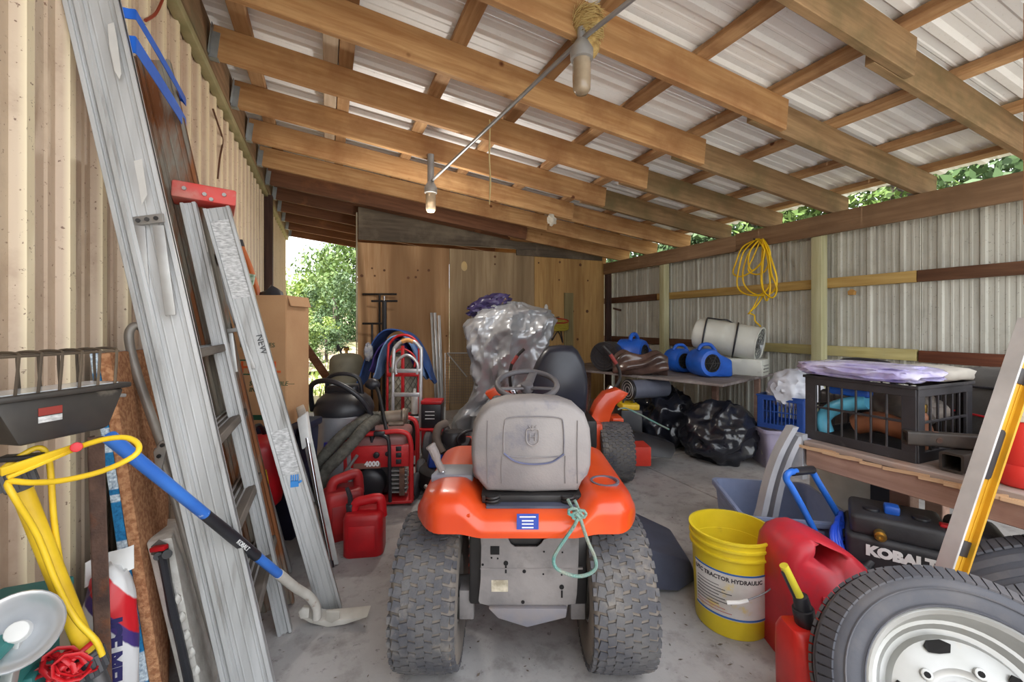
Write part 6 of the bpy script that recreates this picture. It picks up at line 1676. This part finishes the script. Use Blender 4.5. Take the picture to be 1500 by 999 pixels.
MB().cyl((0, 0, -.03), (.01, 0, -.2), .012, n=8).build('brush_handle', DKMETAL, brs)

# blue engine push mower lying in the middle
PX_, PD = -.42, 3.08
K = local(PX_, PD)
pm = thing('push_mower', 'grimy blue and black push mower engine behind the tractor lever', 'mower', base(PX_, PD))
MB().lathe([(.001, .2), (.2, .2), (.24, .17), (.25, .08), (.24, .06)], 28).build('deck', DKMETAL, pm, sm=40)
MB().box((.02, .02, .28), (.2, .2, .16)).build('engine_block', BLACK, pm, bev=.02)
MB().lathe([(.001, .44), (.07, .43), (.09, .4), (.09, .34), (.001, .34)], 22).build('recoil_cover', BLACK, pm, sm=40)
BP = mat('blue_grimy', S(40, 76, 180), S(30, 54, 130), sc=8, rough=.45)
MB().box((-.12, -.05, .26), (.09, .1, .14), rot=(0, .2, .3)).build('side_shroud', BP, pm, bev=.015)
MB().box((.15, -.06, .24), (.1, .12, .16), rot=(0, -.3, 0)).build('side_shroud', BP, pm, bev=.015)
MB().tube(smooth([(-.05, .02, .48), (-.1, -.02, .46), (-.11, -.06, .38), (-.06, -.1, .3)], 4), .03, 10).build('air_hose', mat('hose_brown', S(110, 98, 90), rough=.7), pm, sm=60)
MB().tube(smooth([(.18, -.05, .25), (.12, -.14, .3), (.05, -.16, .42), (.16, -.1, .46), (.24, -.08, .36)], 5), .01, 8).build('cable', BLACK, pm, sm=60)
for s_ in (-1, 1): MB().lathe([(.02, -.02), (.07, -.022), (.085, -.012), (.085, .012), (.07, .022), (.02, .02)], 20, Matrix.Translation((s_ * .24, -.12, .085)) @ AX).build('wheel', RUBBER, pm, sm=40)
MB().tube(smooth([(-.16, -.2, .11), (-.1, -.24, .10), (.02, -.24, .15), (.14, -.22, .15), (.24, -.2, .12)], 4), .014, 8).build('bumper', GREYM, pm, sm=60)
for k in range(5): MB().box((0.0, -.31, .02 + .014 * k), (.18, .03, .005)).build('vent_fin', GREYM, pm)

# ================================================================ CEILING AND WALL FIXTURES
GLZ = mat('jar_glass', S(206, 190, 166), S(176, 156, 130), sc=8, rough=.2, trans=.5, spec=.7)
NEST = mat('mud_nest', S(186, 160, 104), S(140, 112, 66), sc=30, rough=1, bp=1, bsc=60)
CON = mat('conduit', S(166, 168, 170), S(140, 142, 144), rough=.4, metal=.5)
j1 = W(852, 118, 1.98); j2 = W(631, 300, 3.55)
def jar_light(label, p, s):
    t = thing('jar_light', label, 'light fixture', p, rz=0)
    MB().lathe([(.001, -.07 * s), (.03 * s, -.066 * s), (.043 * s, -.045 * s), (.045 * s, .0), (.045 * s, .10 * s), (.04 * s, .11 * s)], 24).build('glass_jar', GLZ, t, sm=60)
    MB().lathe([(.046 * s, .10 * s), (.056 * s, .105 * s), (.058 * s, .15 * s), (.05 * s, .165 * s), (.03 * s, .2 * s), (.001, .2 * s)], 24).build('socket_cap', GREYM, t, sm=40)
    MB().lathe([(.001, -.01 * s), (.018 * s, 0), (.024 * s, .03 * s), (.014 * s, .07 * s), (.012 * s, .1 * s)], 16).build('bulb', mat('bulb_frost', S(235, 230, 220), rough=.3), t, sm=60)
    return t
J1 = jar_light('jelly-jar ceiling light under the bird nest', j1, .92)
J2 = jar_light('jelly-jar ceiling light at the far end of the conduit', j2, .92)
MB().cyl((0, 0, .18), (0, 0, roof_z(j2.x) - j2.z + .03), .028, n=14).build('stem', CON, J2)
MB().cyl((0, 0, .18), (0, 0, roof_z(j1.x) - j1.z + .03), .02, n=14).build('stem', CON, J1)
# conduit between the fixtures and on to the front
a_ = V((j1.x, j1.y, j1.z + .19)); b_ = V((j2.x, j2.y, j2.z + .19))
f_ = W(925, 0, 1.72)
cdt = MB().tube([O0, a_ - b_], .011, 10).tube([a_ - b_, f_ - b_ + (f_ - a_) * .6], .011, 10)
tag(cdt.build('conduit', CON, None, b_, sm=60), 'thin grey electrical conduit running under the rafters', 'conduit')
p = W(860, 38, 2.02)
ns = thing('bird_nest', 'straw and mud bird nest stuck on a rafter above the jar light', 'nest', p, rz=0)
MB().blob((0, 0, .0), (.078, .07, .085), 4, .1, 7, 2).build('nest_body', NEST, ns, sm=60)
MB().blob((0, 0, -.10), (.055, .05, .06), 3, .15, 7, 4).build('nest_base', NEST, ns, sm=60)
st2 = MB(); random.seed(11)
for k in range(160):
    a = random.random() * 6.28; z = random.uniform(-.08, .08); r_ = .078 * math.sqrt(max(.05, 1 - (z / .09) ** 2))
    q = V((r_ * math.cos(a), r_ * math.sin(a), z)); st2.bar(q, q + V((-math.sin(a) * .05, math.cos(a) * .05, random.uniform(-.015, .015))), .002, .002)
st2.build('straw', mat('straw', S(206, 186, 130), S(170, 146, 92), rough=1), ns, kind='stuff')
# twine and rag on the rafters
p0 = W(717, 186, 3.0)
tag(MB().tube(smooth([p0 - p0 + V((0, 0, .05)), V((.004, 0, 0)), V((0, .004, -.2)), V((.006, 0, -.36)), V((.0, 0, -.54))], 4), [.006] * 12 + [.007, .008, .006, .004, .003], 6).build('twine', mat('twine', S(196, 176, 128), rough=1), None, p0), 'strand of pale twine hanging from the conduit', 'twine')
p0 = W(808, 322, 4.36)
tag(MB().blob((0, 0, 0), (.05, .03, .06), 3, .4, 4, 6, True).build('paper_scrap', mat('scrap', S(190, 184, 170), rough=.9), None, p0, sm=50), 'crumpled pale paper scrap tucked on a far rafter', 'paper')

# yellow extension cord hung on the beam
YC = mat('cord_yellow', S(244, 204, 26), S(226, 184, 20), rough=.5)
p = ONU(1108, 352, UR - .02)
ec = thing('extension_cord', 'yellow extension cord hung in loose loops on the wall beam', 'cord', p, rz=0)
MB().cyl((.025, 0, .0), (-.04, 0, .01), .008, n=8).build('nail', DKMETAL, ec)
def cl_(pts, u=0.0):
    return smooth([ONU(a, b_, UR - .025 - .012 * ((i * 7) % 3) - u) - p for i, (a, b_) in enumerate(pts)], 6)
loops = [[(1110, 350), (1088, 362), (1078, 385), (1074, 400), (1085, 405), (1105, 395), (1120, 375), (1115, 352)],
         [(1112, 350), (1096, 372), (1088, 400), (1092, 420), (1110, 432), (1126, 420), (1128, 390), (1120, 358)],
         [(1114, 352), (1104, 375), (1096, 395), (1108, 402), (1122, 395), (1128, 370), (1118, 350)],
         [(1108, 350), (1090, 368), (1082, 395), (1080, 418), (1090, 430), (1112, 433), (1132, 428), (1138, 410), (1130, 380), (1122, 360)],
         [(1116, 352), (1118, 380), (1116, 410), (1122, 440), (1128, 425), (1126, 390), (1121, 356)],
         [(1112, 352), (1100, 366), (1096, 385), (1102, 396), (1116, 384), (1120, 366)],
         [(1118, 352), (1126, 372), (1130, 400), (1138, 424), (1130, 436), (1116, 420), (1116, 380)]]
for k, lp in enumerate(loops):
    MB().tube(smooth([q for q in cl_(lp, .004 * k)], 1, True), .0085, 6, True).build('cord_loop', YC, ec, sm=60)
MB().tube(cl_([(1120, 430), (1108, 448), (1098, 458), (1105, 462), (1106, 470), (1114, 478)]), .0075, 6).build('cord_tail', YC, ec, sm=60)
MB().tube(cl_([(1112, 432), (1106, 446), (1100, 455), (1096, 460)]), .0075, 6).build('cord_tail', YC, ec, sm=60)

# leaning timber in the doorway
p0 = W(486, 575, 5.0); p0.z = 0
a_ = W(448, 508, 5.3)
dirv = (a_ - W(484, 560, 5.0)); q0 = W(484, 560, 5.0) - dirv * ((W(484, 560, 5.0).z) / dirv.z)
tag(MB().bar(O0, a_ - q0, .09, .04, (0, 1, 0)).build('leaning_timber', RAFD, None, q0, bev=.003), 'short dark timber leaning in the open doorway behind the moving box', 'timber')

# ================================================================ OUTDOORS
LEAFS = [mat('leaf_light', S(150, 170, 86), S(112, 140, 58), sc=3, rough=.6), mat('leaf_mid', S(104, 128, 62), S(78, 104, 46), sc=3, rough=.6), mat('leaf_dark', S(70, 96, 50), S(54, 78, 40), sc=3, rough=.65)]
BARK = mat('bark', S(96, 84, 74), S(66, 58, 52), sc=10, rough=.95, bp=.8, bsc=20)
def crown_mesh(seed, n, rad, ls, clumps=26):
    rnd = random.Random(seed); mb = MB()
    cl = []
    for k in range(clumps):
        v = V((rnd.gauss(0, 1), rnd.gauss(0, 1), rnd.gauss(0, 1))).normalized() * rnd.uniform(.45, 1)
        cl.append((V((v.x * rad[0], v.y * rad[1], v.z * rad[2])), rnd.uniform(.22, .42) * min(rad)))
    vs = []; fs = []
    for k in range(n):
        c_, r_ = cl[rnd.randrange(clumps)]
        d = V((rnd.gauss(0, 1), rnd.gauss(0, 1), rnd.gauss(0, 1))).normalized()
        p = c_ + d * r_ * rnd.uniform(.6, 1.1)
        nrm = (d + V((rnd.gauss(0, .5), rnd.gauss(0, .5), rnd.gauss(0, .5) + .3))).normalized()
        q = frame(nrm); s = ls * rnd.uniform(.6, 1.3); a = rnd.random() * 6.28
        x = q @ V((math.cos(a), math.sin(a), 0)); y = q @ V((-math.sin(a), math.cos(a), 0))
        o = len(vs)
        vs += [p - x * s, p + y * s * .45, p + x * s, p - y * s * .45]; fs.append((o, o + 1, o + 2, o + 3))
    mb.v = vs; mb.f = fs
    return mb.mesh('crown', sm=0, fix=False)
crowns = {}
def tree(label, px, D, zc, rad, mi, key, group='trees behind the shed', trunk=True, name='tree', sc=1.0, rz=0.0, X=None):
    X = (px - 750) / FPX * D if X is None else X
    p = base(X, D); g = hill_z(p.x, p.y) - .1
    t = thing(name, label, 'tree' if name == 'tree' else 'bush', (p.x, p.y, g), rz=rz, group=group)
    me = crowns[key].copy(); me.materials.clear(); me.materials.append(LEAFS[mi])
    c_ = link('crown', me, t, (0, 0, zc - g)); c_.scale = rad
    if trunk:
        h = zc - g
        MB().tube(smooth([(0, 0, 0), (.05, .03, h * .5), (0, 0, h), (.05, .1, h + rad[2] * .4)], 4), [.17, .16, .15, .14, .13, .12, .11, .10, .09, .08, .06, .05, .04], 8).build('trunk', BARK, t, sm=60)
    else:
        MB().cyl((0, 0, -.1), (0, 0, zc - g), .05, .03, n=8).build('stem', BARK, t)
    return t
crowns['a'] = crown_mesh(1, 9000, (1, 1, 1), .045, 40)
crowns['b'] = crown_mesh(2, 5200, (1, 1, 1), .055, 30)
crowns['c'] = crown_mesh(3, 2600, (1, 1, 1), .07, 22)
tree('broad leafy tree filling the right of the doorway view', 528, 17, 3.2, (2.3, 2.0, 2.6), 1, 'a')
tree('dark leafy tree low in the middle of the doorway view', 492, 14.5, 1.55, (1.1, 1.2, 1.25), 2, 'b', rz=1.1)
tree('thin pale tree at the left of the doorway view', 420, 21, 2.3, (1.3, 1.4, 1.7), 0, 'c', rz=2)
tree('tall tree rising behind the doorway, mid green', 478, 25, 2.0, (2.6, 2.2, 2.6), 1, 'a', rz=3)
tree('pale green tree against the sky, far left of the doorway', 400, 28, 1.6, (2.4, 2.2, 2.4), 0, 'b', rz=4)
tree('round bright bush on the bank in the doorway view', 452, 12.4, 1.05, (.75, .7, .55), 0, 'c', 'bushes on the bank', False, 'bush')
tree('dark green bush beside the olive gas cylinder, outside', 478, 11.0, .78, (.6, .6, .35), 2, 'c', 'bushes on the bank', False, 'bush', rz=1)
tree('leafy bush just outside behind the moving box', 440, 10.0, .72, (.55, .5, .55), 1, 'c', 'bushes on the bank', False, 'bush', rz=2)
# trees seen through the gap above the right wall
for k, (u, v, z, r_) in enumerate(((6.6, 1.4, 3.4, 1.5), (6.9, 3.6, 3.3, 1.6), (7.2, 6.1, 3.2, 1.9), (7.0, -.9, 3.6, 1.6), (7.4, 9.2, 3.0, 2.3))):
    lab = ('tree with dark trunk seen over the right wall, near the front', 'tree seen over the right wall in the middle gap', 'tree seen over the far end of the right wall', 'tree seen over the right wall at the picture edge', 'tree closing the gap where wall and partition meet')[k]
    p = V((u, v, -.1)); t = thing('tree', lab, 'tree', p, rz=k * 1.3, group='trees over the right wall')
    me = crowns['a'].copy(); me.materials.clear(); me.materials.append(LEAFS[2 - k % 2])
    c_ = link('crown', me, t, (0, 0, z)); c_.scale = (r_ * .8, r_, r_ * .95)
    MB().tube(smooth([(-.6, 0, 0), (-.62, .05, 1.6), (-.55, 0, 3.0), (-.3, .1, 4.2)], 4), [.2, .2, .19, .19, .18, .17, .17, .16, .15, .14, .12, .11, .1], 10).build('trunk', BARK, t, sm=60)
gm = MB(); random.seed(5)
for k in range(5000):
    u, v = random.uniform(-3.5, 2.5), random.uniform(8.4, 14)
    z = hill_z(u, v) - .07; a = random.random() * 6.28; h = random.uniform(.06, .22) * (1 if mn.noise(V((u * .6, v * .6, 3))) > -.1 else .3)
    d = V((math.cos(a) * .02, math.sin(a) * .02, 0)); tp_ = V((random.uniform(-.05, .05), random.uniform(-.05, .05), h))
    o = len(gm.v); gm.v += [V((u, v, z)) - d, V((u, v, z)) + d, V((u, v, z)) + tp_]; gm.f.append((o, o + 1, o + 2))
gr = gm.build('grass', LEAFS[0], None, sm=0, fix=False)
tag(gr, 'tall weedy grass on the bank outside', 'grass', kind='stuff')
# fill light added below the unlit far jar lamp to brighten the back
for J, pw_ in ((J2, 11),):
    ld = bpy.data.lights.new('back_fill', 'POINT'); ld.energy = pw_; ld.color = (1, .94, .85); ld.shadow_soft_size = .06
    lo = bpy.data.objects.new('back_fill', ld); COL.objects.link(lo); lo.parent = J; lo.location = (0, 0, -.2)

# dry leaf bits and clippings on the slab
lm = MB(); rnd = random.Random(9)
for k in range(190):
    px, py = rnd.uniform(330, 1150), rnd.uniform(705, 995)
    p = G(px, py); s_ = rnd.uniform(.003, .011); a = rnd.random() * 6.28
    x = V((math.cos(a), math.sin(a), rnd.uniform(-.2, .3))) * s_; y = V((-math.sin(a), math.cos(a), rnd.uniform(-.2, .3))) * s_ * rnd.uniform(.2, .6)
    p.z = .004
    lm.add([p - x, p + y, p + x, p - y], [(0, 1, 2, 3)])
tag(lm.build('leaf_litter', mat('litter', S(122, 108, 96), S(90, 80, 72), sc=3, rough=1), None, sm=0, fix=False), 'scattered dry leaf bits and clippings on the concrete', 'litter', kind='stuff')
